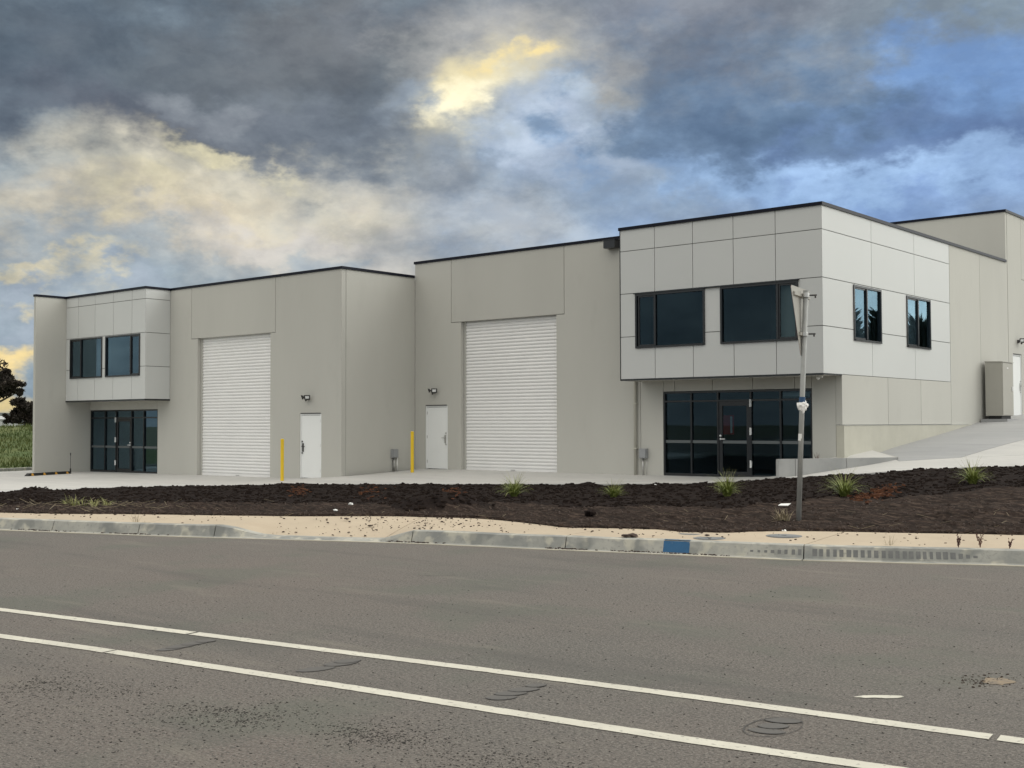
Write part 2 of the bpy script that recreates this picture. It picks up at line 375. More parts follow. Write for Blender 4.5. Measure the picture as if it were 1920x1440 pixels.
def onSlab(u, v):
    d = ray(u, v); t = 12.0
    while t < 90:
        p = EYE+d*t
        if p.z < gz(p.x, p.y): break
        t += .04
    return p
def patch(name, poly, step, material, parent=None, zf=gz, skirt=.3, dz=0.0, kind=None):
    """concrete sheet over a plan polygon, following the ground levels, with a skirt down its edge"""
    pts = []
    for i in range(len(poly)):
        a, b = poly[i], poly[(i+1) % len(poly)]; k = max(1, int(math.dist(a, b)/step))
        pts += [(a[0]+(b[0]-a[0])*t/k, a[1]+(b[1]-a[1])*t/k) for t in range(k)]
    nb = len(pts)
    xs = [p[0] for p in poly]; ys = [p[1] for p in poly]
    def inside(x, y):
        r = False; j = len(poly)-1
        for i in range(len(poly)):
            if (poly[i][1] > y) != (poly[j][1] > y) and x < (poly[j][0]-poly[i][0])*(y-poly[i][1])/(poly[j][1]-poly[i][1])+poly[i][0]: r = not r
            j = i
        return r
    g = []
    x = min(xs)+step*.5
    while x < max(xs):
        y = min(ys)+step*.5
        while y < max(ys):
            if inside(x, y) and min(math.dist((x, y), q) for q in pts[:nb]) > step*.45: g.append((x, y))
            y += step
        x += step
    vv, _, ff, *_r = delaunay_2d_cdt([Vector(p) for p in pts+g], [(i, (i+1) % nb) for i in range(nb)], [], 1, 1e-5)
    mb = MB(); mb.v = [(p.x, p.y, zf(p.x, p.y)+dz) for p in vv]; mb.f = [tuple(f) for f in ff]
    if skirt:
        b0 = len(mb.v); mb.v += [(p[0], p[1], zf(*p)+dz-skirt) for p in pts]
        idx = {}
        for i, p in enumerate(vv): idx[(round(p.x, 4), round(p.y, 4))] = i
        ids = [idx.get((round(p[0], 4), round(p[1], 4))) for p in pts]
        ids = [i if i is not None else min(range(len(vv)), key=lambda q: (vv[q].x-p[0])**2+(vv[q].y-p[1])**2) for i, p in zip(ids, pts)]
        mb.f += [(ids[i], ids[(i+1) % nb], b0+(i+1) % nb, b0+i) for i in range(nb)]
    o = mb.build(name, material, parent)
    return o

# ------------------------------------------------------------------ setting: base ground, road, kerb, footpath
mb = MB(); Rr = 900; n = 48
mb.add([(Rr*math.cos(2*math.pi*i/n), Rr*math.sin(2*math.pi*i/n), -.7) for i in range(n)], [tuple(range(n))])
tag(mb.build('ground', 'ground'), kind='structure')

def smooth_poly(pts, step=.25, tail=None):
    """Catmull-Rom through plan points"""
    out = []
    for i in range(len(pts)-1):
        p0 = pts[max(i-1, 0)]; p1 = pts[i]; p2 = pts[i+1]; p3 = pts[min(i+2, len(pts)-1)]
        k = max(1, int(math.dist(p1, p2)/step))
        for q in range(k):
            t = q/k
            out.append(tuple(.5*(2*p1[a]+(p2[a]-p0[a])*t+(2*p0[a]-5*p1[a]+4*p2[a]-p3[a])*t*t+(3*p1[a]-p0[a]-3*p2[a]+p3[a])*t**3) for a in range(2)))
    out.append(tuple(pts[-1])); return out
LIP = [(0,994.5),(300,1006),(720,1018),(1000,1030),(1240,1040),(1480,1050.5),(1700,1057),(1920,1062.5)]
lip_pts = [tuple(onZ(u, v, 0)[:2]) for u, v in LIP]
lip_pts = [(-60+i*3.9, -4.5+i*1.25) for i in range(11)]+lip_pts+[(-.5+i*3.4, 15.5+i*1.05) for i in range(9)]
lip = smooth_poly(lip_pts, .2)
def nrm_at(i):
    a = Vector(lip[max(i-1, 0)]); b = Vector(lip[min(i+1, len(lip)-1)]); d = (b-a).normalized(); return Vector((-d.y, d.x))
def pix_u(x, y):
    p = Vector((x, y, 0))-EYE; z = p.dot(fw); return 960+F_PX*p.dot(rt2)/z if z > .5 else (-9999 if x < -5 else 9999)
U = [pix_u(*p) for p in lip]
def kerb_h(u):
    if u < 385 or u > 765: return 1.0
    if u < 495: t = (u-385)/110; return 1-.9*(t*t*(3-2*t))
    if u > 690: t = (u-690)/75; return .1+.9*(t*t*(3-2*t))
    return .1
PROF = [(0, -.05), (0, .004), (.17, .006), (.19, .012), (.245, .150), (.265, .158), (.40, .160), (.40, .02)]
kerb = empty('kerb', (lip[len(lip)//2][0], lip[len(lip)//2][1], 0), kind='structure')
joints = [-9999, -700, -350, -60, 80, 243, 388, 760, 1050, 1504, 1960, 2500, 99999]
joints = sorted(joints)
seg_objs = []
def lip_at(u):
    for i in range(len(U)-1):
        if U[i] <= u <= U[i+1]:
            t = (u-U[i])/(U[i+1]-U[i]+1e-9); a = Vector(lip[i]); b = Vector(lip[i+1]); return a+(b-a)*t, (b-a).normalized(), nrm_at(i).lerp(nrm_at(i+1), t).normalized()
for a, b in zip(joints[:-1], joints[1:]):
    st = []
    la = lip_at(a); lb = lip_at(b)
    if la: st.append((la[0]+la[1]*.007, la[2], a))
    st += [(Vector(lip[i]), nrm_at(i), U[i]) for i in range(len(lip)) if (a+4 < U[i] if la else True) and (U[i] < b-4 if lb else True) and a < U[i] < b]
    if lb: st.append((lb[0]-lb[1]*.007, lb[2], b))
    if len(st) < 2: continue
    mb = MB(); np_ = len(PROF)
    for p, nn, u in st:
        h = kerb_h(u); wob = .006*noise.noise((p.x*1.3, p.y*1.3, 3))
        for (o, z) in PROF:
            mb.v.append((p.x+nn.x*o, p.y+nn.y*o, z if z < .02 else .012+(z-.012)*h+wob))
    for k in range(len(st)-1):
        for q in range(np_-1):
            mb.f.append((k*np_+q, k*np_+q+1, (k+1)*np_+q+1, (k+1)*np_+q))
    mb.f.append(tuple(range(np_))); mb.f.append(tuple((len(st)-1)*np_+q for q in range(np_)))
    ko = mb.build('kerb_segment', 'kerb', kerb); seg_objs.append((a, b, ko))
    me_ = MB()
    for p, nn, u in st:
        w_ = .03+.02*noise.noise((p.x*2, p.y*2, 7)); me_.v += [(p.x-nn.x*.004, p.y-nn.y*.004, -.02), (p.x-nn.x*.004, p.y-nn.y*.004, .0095), (p.x+nn.x*w_, p.y+nn.y*w_, .0095)]
    for k in range(len(st)-1): me_.f += [(3*k, 3*k+1, 3*k+4, 3*k+3), (3*k+1, 3*k+2, 3*k+5, 3*k+4)]
    me_.build('gutter_edge', 'gutter', ko)
seg_of = lambda u: [o for a, b, o in seg_objs if a <= u <= b][0]
def on_face(u0, u1, f0, f1, out, name, material, parent):
    """thin piece lying on the sloping kerb face between two stations; f = 0 foot .. 1 top"""
    mb = MB(); K = 4; foot = (.19, .012); top = (.245, .150)
    sl = Vector((top[0]-foot[0], top[1]-foot[1])).normalized(); no = Vector((-sl.y, sl.x))
    if no.x > 0: no = -no
    for k in range(K+1):
        p, t, nn = lip_at(u0+(u1-u0)*k/K)
        for f in (f0, f1):
            for dd in (-.01, out):
                o = foot[0]+(top[0]-foot[0])*f+no.x*dd; z = foot[1]+(top[1]-foot[1])*f+no.y*dd
                mb.v.append((p.x+nn.x*o, p.y+nn.y*o, z))
    for k in range(K):
        a = k*4; b = a+4
        mb.f += [(a+1, b+1, b+3, a+3), (a, a+1, b+1, b)[::-1], (a+2, b+2, b+3, a+3)[::-1], (a, b, b+2, a+2)]
    mb.f += [(0, 1, 3, 2), (K*4, K*4+2, K*4+3, K*4+1)]
    return mb.build(name, material, parent)
tag(on_face(1235, 1284, .0, 1.0, .004, 'paint_patch', 'blue', seg_of(1258)), 'blue paint rectangle on the kerb face')
p, t_, nn = lip_at(1260)
mbp = MB()
for u in (1235, 1284):
    q, _, n2 = lip_at(u)
    for o in (.245, .30): mbp.v.append((q.x+n2.x*o, q.y+n2.y*o, .166))
mbp.f = [(0, 1, 3, 2)]; mbp.build('paint_patch', 'blue', seg_of(1258))
for i in range(33):
    u = 1400+i*13.4; w = 8.2 if u > 1510 else 6.0
    k = min(1, max(.25, (u-1380)/140)) if u < 1540 else (1 if u < 1780 else max(.3, 1-(u-1780)/70))
    if 1497 < u < 1512: continue
    on_face(u+random.uniform(-1, 1), u+w*random.uniform(.85, 1.15), .42-.24*k, .42+.36*k, .0025, 'inlet_mark', 'stain', seg_of(min(u, 1950)))

# footpath: slabs between kerb back and the soil, cut at the joints
BACK = [(0,960),(300,963),(500,965),(700,964),(830,967),(930,972),(1040,984),(1120,988),(1240,991),(1340,996),(1500,993),(1700,996),(1920,1000)]
back_pts = [tuple(onZ(u, v, .2)[:2]) for u, v in BACK]
back_pts = [(-60+i*3.8, -3.3+i*1.2) for i in range(11)]+back_pts+[(-1.1+i*3.3, 17.4+i*1.03) for i in range(9)]
back = smooth_poly(back_pts, .2)
UB = [pix_u(*p) for p in back]
def back_at(u):
    for i in range(len(UB)-1):
        if UB[i] <= u <= UB[i+1]:
            t = (u-UB[i])/(UB[i+1]-UB[i]+1e-9); return Vector(back[i]).lerp(Vector(back[i+1]), t)
    return Vector(back[0] if u < 0 else back[-1])
path = empty('footpath', (lip[len(lip)//2][0], lip[len(lip)//2][1]+1, .16), kind='structure')
fj = [(-330, -420), (-60, -10), (243, 350), (700, 800), (1040, 1140), (1505, 1590), (1990, 2080), (2450, 2560)]   # joint: kerb-side station, back-side station
for (a0, a1), (b0, b1) in zip(fj[:-1], fj[1:]):
    mb = MB(); K = 40; Q = 6
    for k in range(K+1):
        s = k/K
        uk = a0+(b0-a0)*s; ub = a1+(b1-a1)*s
        la = lip_at(uk)
        if la is None: la = (Vector(lip[0]), None, nrm_at(0))
        p0 = la[0]+la[2]*.405; p1 = back_at(ub); z0 = .012+.148*kerb_h(uk)-.004
        if k == 0 or k == K:
            dd = (p1-p0).normalized(); tt = Vector((dd.y, -dd.x)); p0 = p0+tt*(.008 if k == 0 else -.008); p1 = p1+tt*(.008 if k == 0 else -.008)
        p1 = p1+(p1-p0).normalized()*.15
        for q in range(Q+1):
            t = q/Q; p = p0.lerp(p1, t); e = .19-(.19-z0)*(1-t)**1.5 if z0 < .14 else z0+(.195-z0)*t
            mb.v.append((p.x, p.y, e-(.03 if q == Q else 0)))
    for k in range(K):
        for q in range(Q): mb.f.append((k*(Q+1)+q, k*(Q+1)+q+1, (k+1)*(Q+1)+q+1, (k+1)*(Q+1)+q))
    o = mb.build('path_slab', 'path', path)
    sm = o.modifiers.new('thick', 'SOLIDIFY'); sm.thickness = .08; sm.offset = -1 if o.data.polygons[0].normal.z > 0 else 1

# road: one sheet out to the kerb lip
mb = MB()
far = [(x, y) for x, y in lip]
for i, p in enumerate(far):
    q = Vector(p)
    for t in (0.0, .3, .6, 1.0):
        yy = q.y*(1-t)+(-70)*t
        mb.v.append((q.x, yy, 0 if t else .0))
for i in range(len(far)-1):
    for k in range(3): mb.f.append((i*4+k, i*4+k+1, (i+1)*4+k+1, (i+1)*4+k))
road = tag(mb.build('road', 'asphalt'), kind='structure')
def ribbon(pts, w, z, name, material, parent, th=0.0, wob=0.0, seed=0):
    mb = MB(); n = len(pts); rnd = random.Random(seed)
    for i, p in enumerate(pts):
        a = Vector(pts[max(i-1, 0)]); b = Vector(pts[min(i+1, n-1)]); d = (b-a).normalized(); s = Vector((-d.y, d.x))
        ww = (w[i] if isinstance(w, list) else w)*.5
        w0 = ww+rnd.uniform(-wob, wob); w1 = ww+rnd.uniform(-wob, wob)
        mb.v += [(p[0]+s.x*w0, p[1]+s.y*w0, z), (p[0]-s.x*w1, p[1]-s.y*w1, z)]
    for i in range(n-1): mb.f.append((2*i, 2*i+1, 2*i+3, 2*i+2))
    return mb.build(name, material, parent)
def line_run(pix, name_w=.125):
    P = [tuple(onZ(u, v, .004)[:2]) for u, v in pix]; return P
upper = [(0,1142.5),(360,1187),(640,1222),(960,1262),(1280,1303.5),(1560,1341),(1862,1381.5),(1990,1398)]
lower = [(0,1192),(204,1220.5),(640,1286),(960,1336),(1280,1385),(1660,1440),(1990,1490)]
def ext(P, left): 
    a, b = Vector(P[0]), Vector(P[1]); d = (a-b).normalized(); return [tuple(a+d*left*k/10) for k in range(10, 0, -1)]+P
for run, cuts in ((upper, (361, 1863)), (lower, (206,))):
    P = ext(line_run(run), 30); S_ = smooth_poly(P, .015)
    us = [pix_u(*p) for p in S_]; cs = [-1e9]+list(cuts)+[1e9]
    for a, b in zip(cs[:-1], cs[1:]):
        seg = [p for p, u in zip(S_, us) if a+1.2 < u < b-1.2]
        if len(seg) > 2: ribbon(seg[::3]+seg[-1:], .118, .004, 'road_marking', 'line', road, wob=.0035, seed=int(a) % 97)
# bitumen smears between the lines
def smear(lobes, outline=None):
    """flat bitumen patch squeezed into overlapping lens-shaped lobes, each with a thin dark lip on its near side"""
    for i, (u0, v0, hw, hv, tilt) in enumerate(lobes):
        def pt(a_, k=1.0):
            x = hw*math.cos(a_)*k; y = hv*math.sin(a_)*abs(math.sin(a_))**.25*k
            return onZ(u0+x, v0-y-x*tilt, 0)
        ring = [tuple(pt(2*math.pi*q/24)) for q in range(24)]
        MB().add([(x, y, .0022+.0005*i) for x, y, _ in ring], [tuple(range(24))]).build('tar_lobe', 'seal', road)
        lipp = [tuple(pt(math.pi*(1.02+.96*q/16))[:2]) for q in range(17)]
        ribbon(lipp, [.002+.008*math.sin(math.pi*q/16)**.7 for q in range(17)], .005+.0005*i, 'tar_ridge', 'sealdark', road, wob=.001, seed=9+i)
    if outline:
        u0, v0, hw, hv, tilt = outline; rr = []
        for q in range(33):
            a_ = 2*math.pi*q/32; x = hw*math.cos(a_); rr.append(tuple(onZ(u0+x, v0-hv*math.sin(a_)-x*tilt, 0)[:2]))
        ribbon(rr, [.003+.005*(math.sin(math.pi*q/32)) for q in range(33)], .0045, 'tar_ridge', 'sealdark', road, wob=.001, seed=33)
smear([(318, 1217, 26, 3.2, .10), (340, 1212, 30, 3.4, .12), (365, 1206.5, 26, 3.2, .10), (386, 1202.5, 20, 2.6, .06)])
smear([(592, 1255, 38, 4.2, .10), (640, 1244, 34, 5.0, .10), (652, 1240, 26, 4.0, .08)])
smear([(940, 1308, 30, 5.0, .03), (958, 1300.5, 32, 4.6, .04), (982, 1293.5, 30, 4.4, .05), (1005, 1286, 20, 3.4, .04)])
smear([(1438, 1371, 36, 5.5, -.08), (1450, 1362, 30, 5.5, -.02), (1468, 1352, 36, 5.0, -.06)], (1450, 1364, 56, 17, .10))
pts = [tuple(onZ(u, v, .005)[:2]) for u, v in ((1598, 1306), (1620, 1305.5), (1645, 1306), (1670, 1306), (1694, 1306.5))]
ring = [(u_, v_) for u_, v_ in ((1600, 1306.5), (1618, 1303.8), (1640, 1303.2), (1668, 1303.4), (1690, 1304.2), (1696, 1306.5), (1682, 1308.8), (1660, 1309.2), (1640, 1307.8), (1622, 1308.6), (1610, 1307.4))]
MB().add([tuple(onZ(u_, v_, .004)) for u_, v_ in ring], [tuple(range(len(ring)))]).build('paint_splash', 'line', road)
pts = [tuple(onZ(u, v, .005)[:2]) for u, v in ((785, 1077), (820, 1079), (858, 1078))]
ribbon(smooth_poly(pts, .03), .012, .004, 'crack', 'sealdark', road, wob=.004, seed=6)

# ------------------------------------------------------------------ forecourt and ramp
EDGE = [(0,924),(170,917),(300,911)]
ramp_a = onSlab(1686, 865); ramp_b = onSlab(1800, 858.5); ramp_c = onSlab(1920, 853.7)
edge = [(-31.2, 4.4), (-31, 9), (-30.5,15.1),(-30.2,17.6),(-30.0,19.7),(-28.1,22.4),(-26.1,23.1),(-21.5,24.1),(-16.7,25.6),(-14.1,26.45),(-11.9,26.56),(-11,27.4),(-9.93,28.05),(-8.67,28.65),(-5,30.4),(0,32.8)]
sA = [(-41, 1.0), (-42,12),(-44,19),(-45.6,22.6),(-47.4,25.6),(-43.7,25.6),(-43.7,25.4),(-28.3,25.4),(-28.3,28.7),(-13.2,28.7),(-12.2,29.6),
      (ramp_a.x, ramp_a.y), (ramp_b.x, ramp_b.y), (ramp_c.x, ramp_c.y), (-4, 33.5), (0, 35)]+edge[::-1]
forecourt = empty('forecourt', (-24, 26, 0), kind='structure')
patch('concrete_slab', sA, 1.0, 'slab', forecourt, skirt=.16)
r_d = onSlab(1819, 853.2+4.5); r_e = onSlab(1920, 824)
sB = [(-13.2, 29.3), (-12.2, 29.63), (ramp_a.x, ramp_a.y+.03), (ramp_b.x, ramp_b.y+.03), (r_e.x, r_e.y), (r_e.x+1.6, r_e.y+6), (-7, 60), (-13.2, 60), (-13.2, 40)]
patch('concrete_slab', sB, 1.2, 'ramp', forecourt, skirt=.12)
sC = [(ramp_b.x+.02, ramp_b.y+.02), (ramp_c.x, ramp_c.y+.03), (-4, 33.53), (0, 35.05), (-2, 60), (-6.97, 60), (r_e.x+1.63, r_e.y+6), (r_e.x+.03, r_e.y)]
patch('concrete_slab', sC, 1.2, 'slab', forecourt, skirt=.12)

# ------------------------------------------------------------------ verge: mulch bed and soil strip
edge_s = smooth_poly([(p[0], p[1]) for p in edge], .2); UE = [pix_u(*p) for p in edge_s]
def edge_at(u):
    best = None
    for i in range(len(UE)-1):
        if UE[i] <= u <= UE[i+1]:
            t = (u-UE[i])/(UE[i+1]-UE[i]+1e-9); best = Vector(edge_s[i]).lerp(Vector(edge_s[i+1]), t)
    return best
SPLIT = [(-400, .30), (0, .30), (300, .34), (520, .30), (760, .26), (900, .40), (1100, .42), (1300, .44), (1500, .47), (1700, .52), (1920, .62), (2300, .6)]
def interp(tab, x):
    for (a, b), (c_, d) in zip(tab[:-1], tab[1:]):
        if a <= x <= c_: return b+(d-b)*(x-a)/(c_-a)
    return tab[0][1] if x < tab[0][0] else tab[-1][1]
def bed_pos(u, s):
    """s = 0 at the footpath, 1 at the concrete edge; spacing grows with distance"""
    a = back_at(u); b = edge_at(u)
    if b is None: return None
    wv = (.16*noise.fractal((a.x*1.1, a.y*1.1, 4), 1, 2, 4)+.05)*max(0, 1-s*9); dv = (b-a).normalized()
    p = a.lerp(b, s)-dv*wv; z1 = gz(b.x, b.y)-.05; z = .212+(z1-.212)*s
    return p.x, p.y, z
def heap(x, y, c, r, h):
    d = math.dist((x, y), c)/r; return h*math.exp(-d*d*1.6)
h1 = onZ(832, 957, .2); h2 = onZ(1105, 985, .22); h3 = onZ(55, 921, -.05)
HEAPS = [((h1.x, h1.y), .95, .26), ((h2.x, h2.y), .35, .10), ((h3.x, h3.y), .7, .13)]
def bed_z(x, y, z, s, sp_):
    f = .5+.5*math.tanh((s-sp_)*14)
    big = noise.fractal((x*.9, y*.9, 1.7), 1, 2, 3)*.05
    mul = (noise.fractal((x*3.1, y*3.1, 5.1), .8, 2, 5)*.042+.045)*f
    so_ = (noise.fractal((x*.9+y*.4, (y-x*.42)*5.0, 2.2), .8, 2, 5)*.05+.015)*(1-f)
    edge_f = min(1, s/.06)*min(1, (1-s)/.02+.3)
    if s == 0: return .172
    return z+(big+mul+so_)*edge_f+sum(heap(x, y, *h) for h in HEAPS)*min(1, s/.05)
us = [-260+i*3.6 for i in range(int(2520/3.6))]
us = [u for u in us if edge_at(u) is not None]
NS = 110
SS = [(k/NS)**1.35 for k in range(NS+1)]
mbm, mbs = MB(), MB(); grid = []
for u in us:
    sp_ = interp(SPLIT, u); colm = []
    for s in SS:
        x, y, z = bed_pos(u, s)
        bnd = sp_**1.35*1.0+.05*noise.fractal((x*.8, y*.8, 9), 1, 2, 4)
        bnd -= .35*math.exp(-(math.dist((x, y), HEAPS[0][0])/.9)**2)
        colm.append((x, y, bed_z(x, y, z, s, bnd), s > bnd))
    grid.append(colm)
for mbx, want in ((mbm, True), (mbs, False)):
    idm = {}
    def vid(i, j):
        if (i, j) not in idm: idm[(i, j)] = len(mbx.v); mbx.v.append(grid[i][j][:3])
        return idm[(i, j)]
    for i in range(len(us)-1):
        for j in range(NS):
            if grid[i][j][3] == want: mbx.f.append((vid(i, j), vid(i+1, j), vid(i+1, j+1), vid(i, j+1)))
soil = tag(mbs.build('soil_verge', 'soil', recalc=False, smooth=True), kind='structure')
mulch = tag(mbm.build('mulch_bed', 'mulch', recalc=False, smooth=True), kind='structure')
def bed_at(u, v):
    """ground point of the verge seen at a photo pixel"""
    best = None
    i = min(range(len(us)), key=lambda k: abs(us[k]-u))
    for j in range(NS+1):
        x, y, z, _ = grid[i][j]
        p = Vector((x, y, z))-EYE; d = p.dot(fw); vv = 720-F_PX*p.dot(up2)/d
        if best is None or abs(vv-v) < best[0]: best = (abs(vv-v), Vector((x, y, z)))
    return best[1]
# loose chips and crumbs, too many to count
rnd = random.Random(3)
def scatter_chips(n, pick, material, name, lmin, lmax, flat=.35):
    mb = MB()
    for _ in range(n):
        q = pick()
        if q is None: continue
        x, y, z = q; a = rnd.uniform(0, math.pi); l = rnd.uniform(lmin, lmax); w = l*rnd.uniform(.25, .55); h = l*flat*rnd.uniform(.4, 1)
        ca, sa = math.cos(a), math.sin(a); tl = rnd.uniform(-.35, .35)*l
        c4 = [(-l, -w*.6, -h), (l, -w, -h), (l*.8, w, -h), (-l*.9, w*.8, -h), (-l*.7, -w*.5, h), (l*.8, -w*.7, h), (l*.6, w*.7, h), (-l*.8, w*.6, h)]
        vs_ = [(x+px*ca-py*sa, y+px*sa+py*ca, z+h*.6+pz+tl*px/l*.5) for px, py, pz in c4]
        mb.add(vs_, [(4, 5, 6, 7), (0, 1, 5, 4), (1, 2, 6, 5), (2, 3, 7, 6), (3, 0, 4, 7)])
    return tag(mb.build(name, material, recalc=False), kind='stuff')
def pick_mulch():
    i = rnd.randrange(len(us)); j = rnd.randrange(NS+1)
    g = grid[i][j]
    if not g[3]: return None
    return (g[0]+rnd.uniform(-.05, .05), g[1]+rnd.uniform(-.05, .05), g[2])
def pick_soil():
    i = rnd.randrange(len(us)); j = int(rnd.random()**1.5*NS)
    g = grid[i][j]
    if g[3]: return None
    return (g[0]+rnd.uniform(-.04, .04), g[1]+rnd.uniform(-.04, .04), g[2])
tag(scatter_chips(22000, pick_mulch, 'chip', 'bark_chips', .02, .06), 'dark bark chips covering the garden bed', 'mulch')
tag(scatter_chips(6500, pick_soil, 'clod', 'soil_crumbs', .008, .034, .7), 'brown soil crumbs on the verge beside the footpath', 'soil')
RC = [(700, 922, 26, 14), (850, 926, 18, 10), (1662, 922, 26, 9), (1640, 930, 20, 8), (560, 922, 16, 9), (1615, 934, 12, 6)]
def pick_red():
    cu, cv, wu, wv = rnd.choice(RC); p = bed_at(cu+rnd.gauss(0, wu*.55), cv+rnd.gauss(0, wv*.55)); return (p.x, p.y, p.z+.015)
tag(scatter_chips(420, pick_red, 'redchip', 'red_bark_chips', .02, .06), 'reddish bark chips in patches on the dark mulch', 'mulch')
def pick_crossing():
    u = rnd.gauss(760, 170); v = rnd.gauss(985, 12)
    if rnd.random() < .5: u = rnd.uniform(-20, 1900); v = None
    la = lip_at(max(-40, min(1930, u)))
    if la is None: return None
    if v is None:
        b = back_at(u+30); a = la[0]+la[2]*.42; t = 1-rnd.random()**3.5*.95; p = a.lerp(b, t); zz = .165+.03*t
    else: q = onZ(u, v, .12); p = q; zz = .15
    t = None
    # height of the path there
    a = la[0]+la[2]*.405; w = max(.3, (back_at(u+40)-a).length); s = max(0, min(1, (Vector(p[:2])-a).dot((back_at(u+40)-a).normalized())/w))
    z0 = .012+.148*kerb_h(u)-.004; zz = .19-(.19-z0)*(1-s)**1.5 if z0 < .14 else z0+.035*s
    if (Vector(p[:2])-a).dot(la[2]) < .02: return None
    return (p[0], p[1], zz+.002)
tag(scatter_chips(900, pick_crossing, 'clod', 'dirt_crumbs', .004, .022, .45), 'crumbs of dirt scattered on the sandy footpath', 'dirt')
def pick_gutter():
    u = rnd.choice((230, 1050, 1190, 1310, 760, 60))+rnd.gauss(0, 30); la = lip_at(max(0, min(1915, u)))
    p = la[0]+la[2]*rnd.uniform(.10, .19); return (p.x, p.y, .008)
tag(scatter_chips(420, pick_gutter, 'clod', 'gutter_dirt', .006, .02, .4), 'brown silt lying along the gutter', 'dirt')
def pick_road():
    """loose stone lies thickest in a band across the near left of the road"""
    r_ = rnd.random()
    if r_ < .8:
        u = rnd.uniform(-30, 1100); k = rnd.random()
        v = 1262+.155*u+abs(rnd.gauss(0, 1))*(46 if k < .6 else 20)*(1 if rnd.random() < .75 else -.7)
        if u > 700 and rnd.random() < (u-700)/450: return None
        q = onZ(u, v, 0)
        if noise.noise((q.x*1.7, q.y*1.7, 6)) < rnd.uniform(-.45, .25): return None
    else: u, v = rnd.uniform(-30, 1950), rnd.uniform(1085, 1450)
    if v < 1075: return None
    p = onZ(u, v, 0); return (p.x, p.y, 0)
M['grit'] = mat('dark road grit', (.045, .041, .037), .9, (.025, .023, .021), 12, .7)
M['palegrit'] = mat('pale road grit', (.27, .25, .225), .9, (.15, .14, .125), 12, .7)
tag(scatter_chips(9000, pick_road, 'grit', 'loose_grit', .002, .0085, .35), 'dark loose grit lying in a band on the near asphalt', 'gravel')
tag(scatter_chips(6000, pick_road, 'palegrit', 'pale_grit', .0015, .007, .4), 'pale small stones lying among the dark grit', 'gravel')
def pick_spill():
    u, v = rnd.gauss(1852, 34), rnd.gauss(1277, 6); p = onZ(u, v, 0); return (p.x, p.y, .001)
tag(scatter_chips(150, pick_spill, 'clod', 'spilt_dirt', .002, .010, .5), 'small patch of spilt brown dirt on the road at right', 'dirt')
mb = MB(); cc = onZ(1868, 1278, 0); ring = []
for k in range(20):
    a = 2*math.pi*k/20; p = onZ(1868+40*math.cos(a)*random.uniform(.6, 1.1), 1278+7*math.sin(a)*random.uniform(.6, 1.1), 0); ring.append((p.x, p.y, .003))
mb.add([(cc.x, cc.y, .007)]+ring, [(0, i+1, (i+1) % 20+1) for i in range(20)]); mb.build('sand_patch', 'sand', road)

# ------------------------------------------------------------------ buildings
def window(parent, w, u0, u1, z0, z1, mull=(), fr=.055, sash=None, hood=False, blind=None):
    mb = MB()
    for a, b in ((u0, u0+fr), (u1-fr, u1)): wb(mb, w, a, b, -.06, .03, z0, z1)
    wb(mb, w, u0+fr, u1-fr, -.06, .03, z1-fr, z1); wb(mb, w, u0+fr, u1-fr, -.06, .045, z0, z0+fr*.9)
    for x in mull: wb(mb, w, x-.03, x+.03, -.06, .02, z0+fr, z1-fr)
    o = mb.build('window', 'trim', parent)
    if hood:
        mh = MB(); wb(mh, w, u0-.02, u1+.02, -.02, .06, z1+.002, z1+.045); mh.build('window_hood', 'trim', o)
    e = [u0+fr]+list(mull)+[u1-fr]
    for i, (a, b) in enumerate(zip(e[:-1], e[1:])):
        if sash is not None and i == sash:
            ms = MB(); f2 = .04; A, B, Z0, Z1 = a+.03, b-.005, z0+fr, z1-fr
            for p0, p1 in ((A, A+f2), (B-f2, B)): wb(ms, w, p0, p1, -.045, -.005, Z0, Z1)
            wb(ms, w, A+f2, B-f2, -.045, -.005, Z1-f2, Z1); wb(ms, w, A+f2, B-f2, -.045, -.005, Z0, Z0+f2)
            ms.build('sash', 'trim', o)
        mp = MB(); wb(mp, w, a, b, -.03, -.024, z0+fr*.9, z1-fr); mp.build('pane', 'glass', o)
        if blind is not None and i == blind:
            mq = MB(); wb(mq, w, a, b, -.14, -.135, z0+fr, z1-fr); mq.build('blind', 'blind', o)
    return o
def room(parent, x0, x1, y0, y1, z0, z1):
    mb = MB()
    mb.add([(x0,y0,z0),(x1,y0,z0),(x1,y1,z0),(x0,y1,z0),(x0,y0,z1),(x1,y0,z1),(x1,y1,z1),(x0,y1,z1)], [(0,1,2,3),(4,7,6,5),(1,5,6,2),(2,6,7,3),(3,7,4,0)])
    return mb.build('room', 'room', parent)
def roller(parent, w, u0, u1, z0, z1, ribs, lock):
    mb = MB(); d0 = -.20; K = 6; zs = []
    H = z1+.1-z0-.09
    for i in range(ribs*K+1):
        t = i/K; fr_ = t-math.floor(t); zs.append((z0+.09+H*i/(ribs*K), d0+.038*math.sin(math.pi*fr_)**.6))
    for z, d in zs: mb.v += [wp(w, u0, d, z), wp(w, u1, d, z)]
    for i in range(len(zs)-1): mb.f.append((2*i, 2*i+1, 2*i+3, 2*i+2))
    o = mb.build('roller_door', 'roller', parent, recalc=False)
    m2 = MB(); wb(m2, w, u0+.05, u1-.05, d0-.02, d0+.045, z0+.004, z0+.095); m2.build('bottom_rail', 'roller', o)
    m3 = MB(); um = (u0+u1)/2+.1; wb(m3, w, um-.09, um+.09, d0+.045, d0+.06, z0+.035, z0+.06); m3.build('lift_handle', 'steel', o)
    for a, b in ((u0-.03, u0+.045), (u1-.045, u1+.03)):
        m4 = MB(); wb(m4, w, a, b, d0-.04, d0+.06, z0+.004, z1+.08); m4.build('guide', 'wall', o)
    return o
